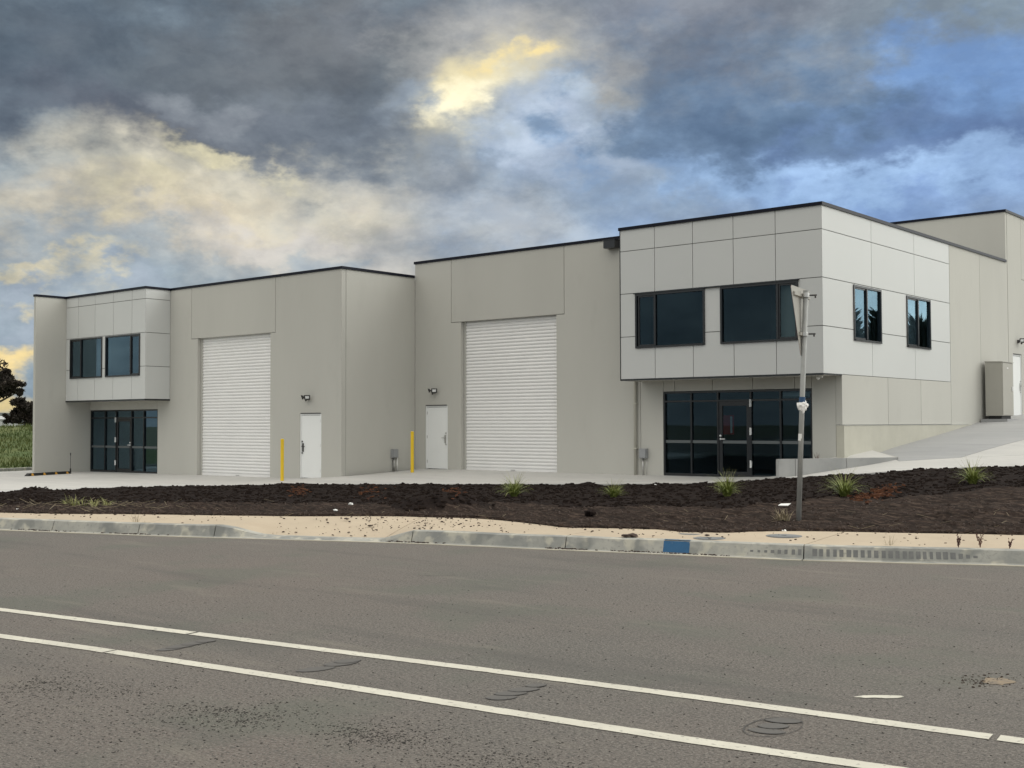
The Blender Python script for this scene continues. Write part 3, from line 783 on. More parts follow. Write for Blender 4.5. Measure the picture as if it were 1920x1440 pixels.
def pdoor(parent, w, u0, u1, z0, z1, handle_right, hinge=True):
    mf = MB(); fr = .05
    for a, b in ((u0-fr, u0-.004), (u1+.004, u1+fr)): wb(mf, w, a, b, -.10, -.012, z0, z1+fr)
    wb(mf, w, u0-.004, u1+.004, -.10, -.012, z1+.012, z1+fr)
    o = mf.build('door', 'door', parent)
    ml = MB(); wb(ml, w, u0, u1, -.075, -.03, z0+.012, z1); ml.build('door_leaf', 'door', o)
    md = MB(); wb(md, w, u0-.02, u1+.02, -.012, .012, z1+fr+.002, z1+fr+.03); md.build('drip_strip', 'darkmetal', o)
    uh = u1-.07 if handle_right else u0+.07; s = -1 if handle_right else 1
    mh = MB(); wb(mh, w, uh-.035, uh+.035, -.03, -.012, z0+.86, z0+1.14); wb(mh, w, uh-.02, uh+.02, -.012, .03, z0+1.02, z0+1.06)
    wb(mh, w, min(uh, uh+s*.14), max(uh, uh+s*.14), .018, .034, z0+1.03, z0+1.05); wb(mh, w, uh-.025-s*.03, uh+.025-s*.03, -.03, -.005, z0+.80, z0+.84)
    wb(mh, w, uh-.02-s*.03, uh+.02-s*.03, -.03, -.005, z0+1.17, z0+1.22); mh.build('door_lock', 'darkmetal' if not handle_right else 'steel', o)
    ue = u0+.006 if handle_right else u1-.006
    for z in (.2, 1.02, 1.82):
        m5 = MB(); wb(m5, w, ue-.012, ue+.012, -.03, -.018, z0+z, z0+z+.1); m5.build('hinge', 'steel', o)
    return o
def shopfront(parent, w, us_, z0, z1, ztr, zmid, door_i, handle_right):
    fr = .05; mb = MB()
    for i, u in enumerate(us_):
        a = u if i == 0 else (u-fr if i == len(us_)-1 else u-fr/2); wb(mb, w, a, a+fr, -.12, -.02, z0, z1)
    for i, (a, b) in enumerate(zip(us_[:-1], us_[1:])):
        A = a+(fr if i == 0 else fr/2); B = b-(fr if i == len(us_)-2 else fr/2)
        wb(mb, w, A, B, -.118, -.022, z1-fr, z1); wb(mb, w, A, B, -.118, -.022, ztr-fr/2, ztr+fr/2)
        if i != door_i: wb(mb, w, A, B, -.118, -.022, z0, z0+.08)
    o = mb.build('shopfront', 'trim', parent)
    for i, (a, b) in enumerate(zip(us_[:-1], us_[1:])):
        A = a+(fr if i == 0 else fr/2); B = b-(fr if i == len(us_)-2 else fr/2)
        m1 = MB(); wb(m1, w, A, B, -.074, -.068, ztr+fr/2, z1-fr); m1.build('pane', 'glass', o)
        if i == door_i:
            md = MB(); st = .11
            wb(md, w, A+.004, A+st, -.095, -.04, z0+.01, ztr-fr/2-.004); wb(md, w, B-st, B-.004, -.095, -.04, z0+.01, ztr-fr/2-.004)
            wb(md, w, A+st, B-st, -.095, -.04, z0+.01, z0+.16); wb(md, w, A+st, B-st, -.095, -.04, ztr-fr/2-.12, ztr-fr/2-.004)
            do = md.build('door', 'trim', parent)
            m2 = MB(); wb(m2, w, A+st, B-st, -.07, -.064, z0+.16, ztr-fr/2-.12); m2.build('pane', 'glass', do)
            m2 = MB(); wb(m2, w, A+st+.003, B-st-.003, -.09, -.045, zmid-.04, zmid+.04); m2.build('mid_rail', 'midrail', do)
            uh = (B-st/2) if handle_right else (A+st/2); s = -1 if handle_right else 1
            mh = MB(); mh.blob(wp(w, uh, -.02, zmid+.17), .032, jit=0); mh.blob(wp(w, uh, -.02, zmid+.08), .03, jit=0)
            wb(mh, w, min(uh, uh+s*.15), max(uh, uh+s*.15), -.012, .006, zmid+.07, zmid+.092); mh.build('door_handle', 'hinge', do)
            ue = (A-fr/2) if handle_right else (B+fr/2)
            for zz in (.28, 1.17, 1.94):
                k = z0+zz*(ztr-z0)/2.12
                mg = MB(); mg.tube([wp(w, ue, .0, k), wp(w, ue, .0, k+.2)], .024, 8); wb(mg, w, ue-.03, ue+.03, -.02, -.005, k+.02, k+.18); mg.build('hinge', 'hinge', do)
        else:
            m2 = MB(); wb(m2, w, A, B, -.074, -.068, z0+.08, ztr-fr/2); m2.build('pane', 'glass', o)
            m3 = MB(); wb(m3, w, A+.003, B-.003, -.09, -.045, zmid-.04, zmid+.04); m3.build('mid_rail', 'midrail', o)
    return o
M['midrail'] = mat('grey mid rail', (.10, .115, .12), .5)
def cap(parent, pts, z, wd=.24, h=.085, mat_='flash'):
    """roof edge flashing following plan points (axis aligned), outside face just proud of the wall"""
    mb = MB()
    for (x0, y0), (x1, y1) in pts:
        mb.box(min(x0, x1), max(x0, x1), min(y0, y1), max(y0, y1), z-h+.03, z+.03)
    return mb.build('roof_flashing', mat_, parent)
def cells(mb, w, u0, u1, z0, z1, holes, d0, d1, j=0.0):
    """slab on a wall with rectangular holes, made of cells"""
    u0 += j; u1 -= j; z0 += j; z1 -= j
    hs = [(max(a, u0), min(b, u1), max(c_, z0), min(d, z1)) for a, b, c_, d in holes if a < u1 and b > u0 and c_ < z1 and d > z0]
    xs = sorted({u0, u1, *[h[0] for h in hs], *[h[1] for h in hs]}); zs = sorted({z0, z1, *[h[2] for h in hs], *[h[3] for h in hs]})
    for a, b in zip(xs[:-1], xs[1:]):
        run = None
        for c_, d in zip(zs[:-1], zs[1:]):
            hit = any(h[0] <= (a+b)/2 <= h[1] and h[2] <= (c_+d)/2 <= h[3] for h in hs)
            if not hit: wb(mb, w, a, b, d0, d1, c_, d)
    return mb
def cladding(parent, w, us_, zs, holes):
    for a, b in zip(us_[:-1], us_[1:]):
        for c_, d in zip(zs[:-1], zs[1:]):
            mb = cells(MB(), w, a, b, c_, d, holes, -.03, 0, .009)
            if mb.v: mb.build('cladding_panel', 'clad', parent)
TH = .18
# ---- left unit
uA = empty('warehouse_unit', (-36, 25.2, -.2), 'left warehouse unit with the small overhanging clad office box and a projecting wing wall', 'building')
FA = ('F', 25.233); Z1 = 6.66
g1 = (-43.47, -38.74); o1 = (-36.214, -32.06); d1 = (-30.44, -29.487)
panel(uA, FA, [(-38.74,-.5),(o1[0],-.5),(o1[0],4.74),(-36.611,4.74),(-36.611,Z1),(-38.74,Z1)], th=TH)
panel(uA, FA, rect(-36.611, -31.798, 4.74, Z1), th=TH)
panel(uA, FA, [(o1[1],-.5),(d1[0]-.05,-.5),(d1[0]-.05,1.975),(d1[1]+.05,1.975),(d1[1]+.05,-.5),(-28.453,-.5),(-28.453,Z1),(-31.798,Z1),(-31.798,4.74),(o1[1],4.74)], th=TH)
for a, b in zip((-43.5,-42.61,-41.39,-40.10), (-42.61,-41.39,-40.10,-38.74)): panel(uA, FA, rect(a, b, 2.207, 2.56), th=.1, j=.006)
panel(uA, ('S', -28.453), rect(25.233+TH, 28.54, -.5, Z1), th=TH)
mb = MB(); mb.box(-43.66, -43.509, 22.925, 45, -.5, Z1); mb.build('wing_wall', 'wall', uA)
mb = MB()
cells(mb, FA, -43.5, -28.64, -.5, Z1-.1, [(g1[0]-.1, g1[1], -1, 2.207), (o1[0], o1[1], -1, 4.74), (d1[0]-.05, d1[1]+.05, -1, 1.975), (-43.4, -38.2, 2.8, 5.8)], -TH-.08, -TH-.002)
mb.box(-28.72, -28.635, 25.5, 45, -.5, Z1-.1); mb.box(-43.5, -28.7, 44.9, 45, -.5, Z1-.1)
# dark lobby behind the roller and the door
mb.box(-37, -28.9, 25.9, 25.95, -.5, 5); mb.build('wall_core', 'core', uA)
mb = MB(); mb.box(-43.5, -28.65, 25.5, 44.9, 6.0, 6.1); mb.build('roof', 'roof', uA)
BA = ('F', 24.187); bw1 = [(-43.18, -40.85, 3.43, 4.975), (-40.62, -38.284, 3.43, 4.975)]
zr1 = [2.56, 3.77, 5.0, 6.24, Z1]
cladding(uA, BA, [-43.505,-42.61,-41.39,-40.10,-38.84,-37.944], zr1, bw1)
cladding(uA, ('S', -37.944), [24.187, 25.23], zr1, [])
mb = cells(MB(), BA, -43.5, -37.976, 2.56, Z1, bw1, -.1, -.031); mb.box(-38.05, -37.976, 24.287, 25.232, 2.56, Z1); mb.build('box_backing', 'core', uA)
mb = MB(); mb.box(-43.5, -37.95, 24.2, 25.232, 2.53, 2.558); mb.build('soffit', 'soffit', uA)
mb = MB(); mb.box(-43.5, -37.94, 24.18, 24.2, 2.515, 2.575); mb.box(-37.95, -37.935, 24.2, 25.23, 2.515, 2.575); mb.build('edge_trim', 'trim', uA)
window(uA, BA, *bw1[0], mull=(-42.385,), sash=0); window(uA, BA, *bw1[1], mull=(-38.91,), sash=1)
cap(uA, [((-43.69, 22.90), (-43.48, 24.15)), ((-43.69, 24.15), (-37.91, 24.42)), ((-38.15, 24.42), (-37.91, 25.20)), ((-38.15, 25.20), (-28.42, 25.44)), ((-28.66, 25.44), (-28.42, 28.5)), ((-43.69, 24.42), (-43.48, 45))], Z1)
roller(uA, FA, o1[0]+.03, o1[1]-.03, -.19, 4.74, 45, 0)
pdoor(uA, FA, d1[0], d1[1], -.13, 1.925, False)
shopfront(uA, FA, [-43.47,-42.43,-41.63,-40.54,-39.70,-38.74], -.225, 2.205, 1.90, .77, 2, True)
room(uA, -43.45, -38.3, 25.5, 30, -.22, 2.5); room(uA, -43.45, -38.05, 24.3, 28, 2.75, 5.9)

# ---- right unit
uB = empty('warehouse_unit', (-21, 28.5, .1), 'right warehouse unit with the large overhanging clad office box on the street corner', 'building')
FB = ('F', 28.533); Z2 = 7.13; Z3 = 7.15; SB = ('S', -13.07)
o2 = (-26.3157, -22.343); d2 = (-27.897, -26.985); g2 = (-18.48, -13.90)
panel(uB, FB, [(-28.453,-.4),(d2[0]-.05,-.4),(d2[0]-.05,2.24),(d2[1]+.05,2.24),(d2[1]+.05,-.4),(o2[0],-.4),(o2[0],4.986),(-26.76,4.986),(-26.76,Z2),(-28.453,Z2)], th=TH)
panel(uB, FB, rect(-26.76, -22.032, 4.986, Z2), th=TH)
panel(uB, FB, [(o2[1],-.4),(-19.25,-.4),(-19.25,Z2),(-22.032,Z2),(-22.032,4.986),(o2[1],4.986)], th=TH)
panel(uB, FB, rect(-19.25, g2[0], -.4, 2.88), th=TH, j=.005)
for a, b in zip((g2[0],-18.09,-16.86,-15.62,-14.39), (-18.09,-16.86,-15.62,-14.39,g2[1])): panel(uB, FB, rect(a, b, 2.5335, 2.88), th=.1, j=.008)
panel(uB, FB, rect(g2[1], -13.24, -.4, 2.88), th=TH, j=.005)
for a, b in zip((28.533,31.47,33.84), (31.47,33.84,36.255)): panel(uB, SB, rect(a, b, 1.58, 2.88), th=.17)
panel(uB, SB, rect(36.255, 38.97, -.4, Z3), th=.17); panel(uB, SB, rect(38.97, 41.6, -.4, Z3), th=.17)
mb = MB(); mb.box(-13.235, -13.02, 28.53, 38.3, -.4, 1.572); mb.build('plinth', 'plinth', uB)
mb = MB()
cells(mb, FB, -28.3, -13.25, -.4, Z2-.1, [(g2[0], g2[1], -1, 2.5335), (o2[0], o2[1], -1, 4.986), (d2[0]-.05, d2[1]+.05, -1, 2.24), (-19, -13.3, 3.0, 6.1)], -TH-.08, -TH-.002)
bw2 = [(-18.686, -16.445, 3.735, 5.25), (-15.972, -13.719, 3.735, 5.25)]; sw2 = [(29.28, 31.06, 3.785, 5.255), (32.83, 34.63, 3.785, 5.255)]
cells(mb, SB, 28.75, 41.5, 1.6, Z3-.1, sw2, -.26, -.175)
mb.box(-28.3, -13.4, 44.9, 45, -.4, 6.5); mb.box(-28.2, -19.4, 29.2, 29.25, -.4, 5.2); mb.box(-28.35, -28.28, 28.8, 45, -.4, 7); mb.build('wall_core', 'core', uB)
mb = MB(); mb.box(-28.25, -13.35, 28.85, 41.5, 6.5, 6.6); mb.build('roof', 'roof', uB)
BB = ('F', 27.47); zr2 = [2.875, 4.071, 5.287, 6.497, Z3]
cladding(uB, BB, [-19.2,-18.043,-16.818,-15.576,-14.35,-13.07], zr2, bw2)
cladding(uB, ('S', -13.068), [27.47,30.46,33.45,36.24], zr2, sw2)
mb = cells(MB(), BB, -19.19, -13.11, 2.875, Z3, bw2, -.1, -.031)
cells(mb, ('S', -13.07), 27.58, 36.23, 2.885, Z3-.01, sw2, -.1, -.031)
mb.box(-19.19, -19.1, 27.58, 28.53, 2.875, Z3); mb.build('box_backing', 'core', uB)
mb = MB(); mb.box(-19.19, -13.1, 27.49, 28.531, 2.845, 2.872); mb.build('soffit', 'soffit', uB)
mb = MB(); mb.box(-19.2, -13.065, 27.462, 27.49, 2.835, 2.883); mb.box(-13.1, -13.06, 27.49, 28.53, 2.845, 2.883); mb.box(-19.215, -19.195, 27.46, 28.5, 2.84, Z3); mb.build('edge_trim', 'trim', uB)
window(uB, BB, *bw2[0], mull=(-18.04,), sash=0); window(uB, BB, *bw2[1], mull=(-14.306,), sash=1, blind=1)
mb = MB(); wb(mb, BB, -18.72, -13.69, .001, .06, 5.252, 5.285); mb.build('window_hood', 'trim', uB)
window(uB, SB, *sw2[0], mull=(30.13,), sash=0); window(uB, SB, *sw2[1], mull=(33.69,), sash=0)
cap(uB, [((-28.48, 28.50), (-19.21, 28.75)), ((-28.48, 28.75), (-28.24, 45))], Z2)
cap(uB, [((-19.24, 27.43), (-13.03, 27.68)), ((-13.27, 27.68), (-13.03, 41.58)), ((-19.24, 27.68), (-19.0, 28.8))], Z3)
roller(uB, FB, o2[0]+.03, o2[1]-.03, .115, 4.986, 45, 0)
pdoor(uB, FB, d2[0], d2[1], .13, 2.19, True)
shopfront(uB, FB, [-18.48,-17.571,-16.718,-15.703,-14.818,-13.90], .15, 2.53, 2.255, 1.12, 2, False)
room(uB, -19.0, -13.3, 28.8, 34.5, .14, 2.75); room(uB, -19.0, -13.4, 27.6, 36.0, 3.0, 6.3)
mb = MB(); mb.tube([(-19.40, 28.47, .14), (-19.40, 28.47, 6.9)], .045, 12); dp = mb.build('downpipe', 'pipe', uB, smooth=True)
mb = MB(); mb.box(-20.36, -19.96, 28.27, 28.53, 6.80, 7.03); mb.box(-20.38, -19.94, 28.25, 28.53, 7.03, 7.05); mb.build('rain_head', 'trim', uB)
for z in (.9, 2.2, 3.8):
    mb = MB(); mb.box(-19.465, -19.335, 28.42, 28.53, z, z+.03); mb.build('pipe_bracket', 'pipe', dp)

# ---- taller block behind
uC = empty('warehouse_block', (-19, 42, 1.6), 'taller plain concrete block rising behind the corner office at far right', 'building')
FC = ('F', 41.6); SC = ('S', -13.07); Z4 = 8.89
mb = MB(); mb.box(-13.235, -13.005, 28.535, 37.6, 1.5725, 1.579); mb.build('plinth_ledge', 'clad', uB)
panel(uC, FC, rect(-26, -13.07, 1, Z4), th=.16)
panel(uC, SC, [(41.76,1),(42.2,1),(42.2,3.98),(43.12,3.98),(43.12,1),(43.7,1),(43.7,6.66),(43.27,6.66),(43.27,Z4),(41.76,Z4)], th=.16)
panel(uC, SC, rect(43.27, 48.9, 6.66, Z4), th=.16); panel(uC, SC, [(48.5,1),(60,1),(60,Z4),(48.9,Z4),(48.9,6.66),(48.5,6.66)], th=.16)
mb = MB(); mb.box(-25.9, -13.32, 41.8, 60, 8.2, 8.3); mb.box(-25.95, -25.8, 41.8, 60, 1, 8.6); mb.box(-25.9, -13.3, 59.8, 60, 1, 8.6); mb.box(-13.45, -13.32, 41.8, 60, 1, 8.6); mb.build('roof', 'roof', uC)
cap(uC, [((-26.02, 41.56), (-13.03, 41.82)), ((-13.27, 41.82), (-13.03, 60))], Z4)
pdoor(uC, SC, 42.25, 43.07, 1.86, 3.93, True); roller(uC, SC, 43.73, 48.47, 1.9, 6.66, 44, 0)

# ------------------------------------------------------------------ fittings on the buildings (things of their own)
def flood(w, u, z, label):
    o = empty('security_light', wp(w, u, 0, z), label, 'security light', 'twin floodlights above the doors')
    mb = MB(); wb(mb, w, u-.05, u+.05, .001, .05, z-.06, z+.05); mb.tube([wp(w, u, .05, z), wp(w, u, .12, z)], .022, 8); mb.build('base', 'darkmetal', o)
    for s in (-1, 1):
        c0 = Vector(wp(w, u+s*.115, .17, z+.03)); wdir = Vector(wp(w, s*.75, .75, 0))-Vector(wp(w, 0, 0, 0)); n_ = (wdir+Vector((0, 0, -.35))).normalized()
        a = n_.cross(Vector((0, 0, 1))).normalized(); b = a.cross(n_)
        def P(i, j_, k): return tuple(c0+a*i+b*j_+n_*k)
        mb = MB(); mb.prism([P(-.10,-.075,.03),P(.10,-.075,.03),P(.10,.075,.03),P(-.10,.075,.03)], [P(-.05,-.04,-.04),P(.05,-.04,-.04),P(.05,.04,-.04),P(-.05,.04,-.04)])
        hd = mb.build('lamp_head', 'darkmetal', o)
        mb = MB(); mb.prism([P(-.06,-.042,.036),P(.06,-.042,.036),P(.06,.042,.036),P(-.06,.042,.036)], [P(-.06,-.042,.031),P(.06,-.042,.031),P(.06,.042,.031),P(-.06,.042,.031)]); mb.build('lens', 'lens', hd)
        mb = MB(); mb.tube([wp(w, u, .1, z), tuple(c0-n_*.03)], .014, 6); mb.build('arm', 'darkmetal', o)
    mb = MB(); mb.blob(wp(w, u, .13, z-.075), .034, jit=0, sub=2); mb.build('sensor', 'darkmetal', o, smooth=True)
flood(FA, -30.05, 2.49, 'black twin floodlight above the white door beside the left unit roller door')
flood(FB, -27.50, 2.72, 'black twin floodlight above the white door in the recess between the two units')
flood(SC, 42.74, 4.45, 'black twin floodlight above the side door at the top of the ramp')
for (u, v, y, zz, lab) in ((1533.7, 704, 27.95, 2.843, 'small white camera under the corner of the large overhanging box'), (137.5, 753.5, 24.7, 2.528, 'small white camera under the small overhanging box')):
    p = onY(u, v, y); o = empty('dome_camera', (p.x, y, zz), lab, 'camera', 'cameras under the soffits')
    mb = MB(); mb.tube([(p.x, y, zz), (p.x, y, zz-.03)], .06, 14); mb.build('base', 'white', o)
    mb = MB(); mb.blob((p.x, y, zz-.06), .05, jit=0, sub=2); mb.build('dome', 'white', o, smooth=True)
    mb = MB(); mb.box(p.x+.02, p.x+.12, y-.03, y+.03, zz-.06, zz-.02); mb.build('eye', 'white', o)
def ebox(w, u, z, zg, label, pipes):
    o = empty('electrical_box', wp(w, u, 0, zg), label, 'electrical box', 'electrical boxes low on the walls')
    mb = MB(); wb(mb, w, u-.12, u+.12, .003, .13, z-.14, z+.14); mb.build('box', 'meter', o)
    mb = MB(); wb(mb, w, u-.105, u+.105, .13, .145, z-.125, z+.125); mb.build('cover', 'meter', o)
    for du, rr, mt in pipes:
        mb = MB(); mb.tube([wp(w, u+du, .05, zg), wp(w, u+du, .05, z-.14)], rr, 8); mb.build('conduit', mt, o, smooth=True)
p = onX(737, 850, -28.453); ebox(('S', -28.453), p.y, p.z, gz(-28.3, p.y), 'grey electrical box with conduits on the return wall near the recess bollard', ((0, .022, 'steel'), (.14, .024, 'white'), (-.06, .008, 'darkmetal')))
p = onY(1209, 850, 28.533); ebox(FB, p.x, p.z, gz(p.x, 28.4), 'grey electrical box on the wall beside the downpipe', ((-.03, .022, 'steel'), (.1, .008, 'steel')))
# cabinet on its plinth beside the side wall
yc = onX(1849, 740, -12.92).y; zc = gz(-12.6, yc+.5)
o = empty('steel_cabinet', (-12.65, yc+.5, zc), 'tall warm grey steel cabinet standing against the side wall at the top of the ramp', 'cabinet')
mb = MB(); mb.box(-13.02, -12.2, yc-.22, yc+1.25, zc-.25, zc+.035); mb.build('concrete_plinth', 'ramp', o)
mb = MB(); mb.box(-12.88, -12.46, yc+.06, yc+.95, zc+.035, zc+.14); mb.build('base_frame', 'rubber', o)
mb = MB(); mb.box(-12.94, -12.42, yc, yc+1.05, zc+.14, zc+1.86); mb.build('body', 'cabinet', o)
mb = MB(); mb.prism([(-12.95, yc-.02, zc+1.905), (-12.38, yc-.02, zc+1.88), (-12.38, yc+1.07, zc+1.88), (-12.95, yc+1.07, zc+1.905)], [(-12.95, yc-.02, zc+1.862), (-12.38, yc-.02, zc+1.862), (-12.38, yc+1.07, zc+1.862), (-12.95, yc+1.07, zc+1.862)]); mb.build('rain_cap', 'cabinet', o)
mb = MB(); mb.box(-12.418, -12.395, yc+.02, yc+1.03, zc+.16, zc+1.84); dd = mb.build('door', 'cabinet', o)
mb = MB(); mb.box(-12.394, -12.36, yc+.86, yc+.92, zc+.95, zc+1.08); mb.build('handle', 'hinge', dd)
mb = MB(); mb.box(-12.394, -12.388, yc+.42, yc+.56, zc+1.66, zc+1.70); mb.build('badge', 'white', dd)
# bollards
for (u, v, vt, lab) in ((529, 902, 823, 'yellow bollard standing between the left roller door and its white door'), (773, 886.5, 809, 'yellow bollard standing in the recess by the return wall')):
    p = onSlab(u, v); h = (v-vt)/F_PX*(p-EYE).dot(fw)
    o = empty('bollard', (p.x, p.y, p.z), lab, 'bollard', 'yellow bollards on the forecourt')
    mb = MB(); mb.tube([(p.x, p.y, p.z-.05), (p.x, p.y, p.z+h-.012), (p.x, p.y, p.z+h)], [.054, .054, .04], 20); mb.build('post', 'yellow', o, smooth=False)
    mb = MB(); mb.tube([(p.x, p.y, p.z-.02), (p.x, p.y, p.z+.008)], .075, 20); mb.build('footing_ring', 'slab', o)
# wheel stop
a = onSlab(49, 893); b = onSlab(131, 888); a = Vector((a.x, a.y)); b = Vector((b.x, b.y)); ln = min(2.0, (b-a).length); dr = (b-a).normalized(); nn = Vector((-dr.y, dr.x)); zc = gz(b.x, b.y)
o = empty('wheel_stop', (a.x, a.y, zc), 'black rubber wheel stop with amber patches lying before the left entrance', 'wheel stop')
def WS(s, t, z): q = a+dr*s+nn*t; return (q.x, q.y, gz(a.x, a.y)*(1-s/ln)+gz(b.x, b.y)*s/ln+z)
LN = (b-a).length
prof = [(-.08, 0), (-.055, .10), (.055, .10), (.08, 0)]
mb = MB(); mb.prism([WS(0, t, z*.25) for t, z in prof], [WS(.12, t, z) for t, z in prof]); mb.prism([WS(.12, t, z) for t, z in prof], [WS(LN-.12, t, z) for t, z in prof]); mb.prism([WS(LN-.12, t, z) for t, z in prof], [WS(LN, t, z*.25) for t, z in prof]); mb.build('body', 'rubber', o)
for k in range(4):
    s = .2+k*(LN-.55)/3
    for sg in (-1, 1):
        mb = MB(); mb.prism([WS(s, sg*.081, .012), WS(s+.16, sg*.081, .012), WS(s+.12, sg*.058, .092), WS(s+.04, sg*.058, .092)], [WS(s, sg*.07, .012), WS(s+.16, sg*.07, .012), WS(s+.12, sg*.05, .092), WS(s+.04, sg*.05, .092)]); mb.build('reflective_patch', 'patch', o)
p = onSlab(132, 886); h = 37/F_PX*(p-EYE).dot(fw)
o = empty('cable_riser', (p.x, p.y, p.z), 'thin dark upright rod with a black foot by the left wing wall', 'rod')
mb = MB(); mb.tube([(p.x, p.y, p.z), (p.x, p.y, p.z+h)], .010, 6); mb.build('rod', 'darkmetal', o)
mb = MB(); mb.tube([(p.x, p.y, p.z-.02), (p.x, p.y, p.z+.16)], [.035, .028], 8); mb.build('foot', 'rubber', o)
mb = MB(); mb.tube([(p.x, p.y, p.z+h-.1), (p.x, p.y, p.z+h)], .02, 8); mb.build('tip', 'darkmetal', o)

# low retaining wall and landing
A_ = Vector((-14.1, 27.05)); B_ = Vector((-11.95, 29.3)); dd = (B_-A_).normalized(); nn = Vector((-dd.y, dd.x))*.2
o = empty('low_wall', (A_.x, A_.y, .2), 'low grey concrete retaining wall beside the glazed entrance at the foot of the ramp', 'wall')
def seg(s0, s1, g):
    a = A_.lerp(B_, s0)+dd*g; b = A_.lerp(B_, s1)-dd*g; z0, z1 = .725+.03*s0, .725+.03*s1
    mb = MB(); bv = .015
    top = [(a.x, a.y, z0), (b.x, b.y, z1), (b.x+nn.x, b.y+nn.y, z1), (a.x+nn.x, a.y+nn.y, z0)]
    mb.prism(top, [(x, y, .05) for x, y, z in top]); mb.build('wall_segment', 'lowwall', o)
M['lowwall'] = mat('cast concrete wall', (.39, .395, .39), .85, (.29, .30, .30), 1.2, .7, .25, 35, stretch=(1.5, 1.5, .5), speck=[(4, .6, .72, (.30, .30, .30), .3)])
seg(0, .14, .006); seg(.14, .57, .006); seg(.57, 1, .006)
mb = MB()
lt = [(A_.x+nn.x*1.02, A_.y+nn.y*1.02, .70), (B_.x+nn.x*.6, B_.y+nn.y*.6, .757), (B_.x+.02, B_.y+.02, .757), (-13.02, 30.25, .905), (-13.02, 28.9, .80), (-13.35, 28.42, .74)]
mb.prism(lt, [(x, y, .1) for x, y, z in lt]); mb.build('landing', 'slab', forecourt)

# interior hints behind the large shopfront
o = tag(MB().box(-16.86, -16.44, 28.95, 28.965, 1.32, 1.86).build('poster', 'red', origin=(-16.65, 28.95, 1.32)), 'dark red poster seen through the glass door of the large shopfront', 'poster')
mb = MB(); mb.box(-16.55, -16.49, 28.943, 28.949, 1.36, 1.82); mb.build('pale_strip', 'white', o)
o = empty('reception_desk', (-15.3, 31.5, .14), 'dim desk inside behind the large shopfront glass', 'desk')
mb = MB(); mb.box(-16.4, -14.2, 31.2, 31.9, 1.12, 1.16); mb.build('desk_top', 'blind', o)
mb = MB(); mb.box(-16.3, -14.3, 31.25, 31.3, .14, 1.12); mb.build('desk_front', 'meter', o)

o = empty('air_conditioner', (-14.3, 28.95, 2.3), 'pale wall unit seen through the top right pane of the large shopfront', 'air conditioner')
mb = MB(); mb.box(-14.92, -14.12, 28.86, 29.05, 2.32, 2.45); mb.build('casing', 'white', o)
mb = MB(); mb.box(-14.88, -14.16, 28.85, 28.858, 2.325, 2.345); mb.build('vent', 'meter', o)
o = empty('office_chair', (-14.6, 30.4, .14), 'dark office chair silhouette behind the large shopfront glass', 'chair')
mb = MB(); mb.box(-14.85, -14.4, 30.2, 30.6, .58, .66); mb.build('seat', 'rubber', o)
mb = MB(); mb.box(-14.85, -14.4, 30.6, 30.66, .66, 1.25); mb.build('backrest', 'rubber', o)
mb = MB(); mb.tube([(-14.62, 30.4, .2), (-14.62, 30.4, .58)], .03, 8)
for k in range(5): mb.tube([(-14.62, 30.4, .2), (-14.62+.28*math.cos(k*1.257), 30.4+.28*math.sin(k*1.257), .17)], .02, 6)
mb.build('base', 'rubber', o)

# ------------------------------------------------------------------ street sign
p0 = bed_at(1497, 975); dep = (p0-EYE).dot(fw)
ptop = EYE+ray(1511, 546)*dep; ptop = Vector((ptop.x, ptop.y, ptop.z))
sg_ = empty('road_sign', tuple(p0), 'galvanised sign post with a triangular sign seen almost edge-on from behind', 'road sign')
mb = MB(); mb.tube([tuple(p0-Vector((0, 0, .2))), tuple(p0.lerp(ptop, .5)), tuple(ptop)], .037, 16); mb.build('pole', 'galv', sg_, smooth=True)
mb = MB(); mb.tube([tuple(ptop), tuple(ptop+Vector((0, 0, .012)))], .040, 16); mb.build('pole_cap', 'galv', sg_)
tv = Vector((.191, -.981, 0)); nv = Vector((-.981, -.191, 0))     # plate axis, visible side normal
def SP(s, z, d): q = ptop+tv*s+nv*d; return (q.x, q.y, ptop.z+z)
off = .075
tri = [(-.50, .02), (-.46, .05), (.46, .05), (.50, .02), (.03, -.93), (-.03, -.93)]
mb = MB(); mb.prism([SP(s, z, off+.004) for s, z in tri], [SP(s, z, off) for s, z in tri]); plate = mb.build('sign_plate', 'signback', sg_)
mb = MB()
rim = [(s*.82, -.30+(z+.30)*.80) for s, z in tri]
mb.v = [SP(s, z, off-.002 if False else off+.006) for s, z in tri]+[SP(s, z, off+.006) for s, z in rim]
mb.f = [(i, (i+1) % 6, (i+1) % 6+6, i+6) for i in range(6)]; mb.build('red_border', 'red', plate)
for z in (-.06, -.62):
    L_ = .40 if z > -.3 else .12
    mb = MB(); mb.prism([SP(-L_, z+.03, off), SP(L_, z+.03, off), SP(L_, z-.03, off), SP(-L_, z-.03, off)], [SP(-L_, z+.022, off-.028), SP(L_, z+.022, off-.028), SP(L_, z-.022, off-.028), SP(-L_, z-.022, off-.028)]); mb.build('stiffener', 'signback', plate)
    q = p0.lerp(ptop, 1+z/(ptop.z-p0.z)); mb = MB(); mb.tube([(q.x, q.y, q.z-.028), (q.x, q.y, q.z+.028)], .054, 14); mb.build('clamp', 'steel', sg_)
    mb = MB(); mb.tube([(q.x+.05, q.y+.03, q.z), (q.x+.14, q.y+.07, q.z)], .012, 6); mb.tube([(q.x+.11, q.y+.057, q.z-.02), (q.x+.13, q.y+.066, q.z-.02)], .022, 6); mb.build('clamp_bolt', 'darkmetal', sg_)
def on_pole(v): t = (975-v)/(975-546); return p0.lerp(ptop, t)
q = on_pole(751); q2 = on_pole(746)
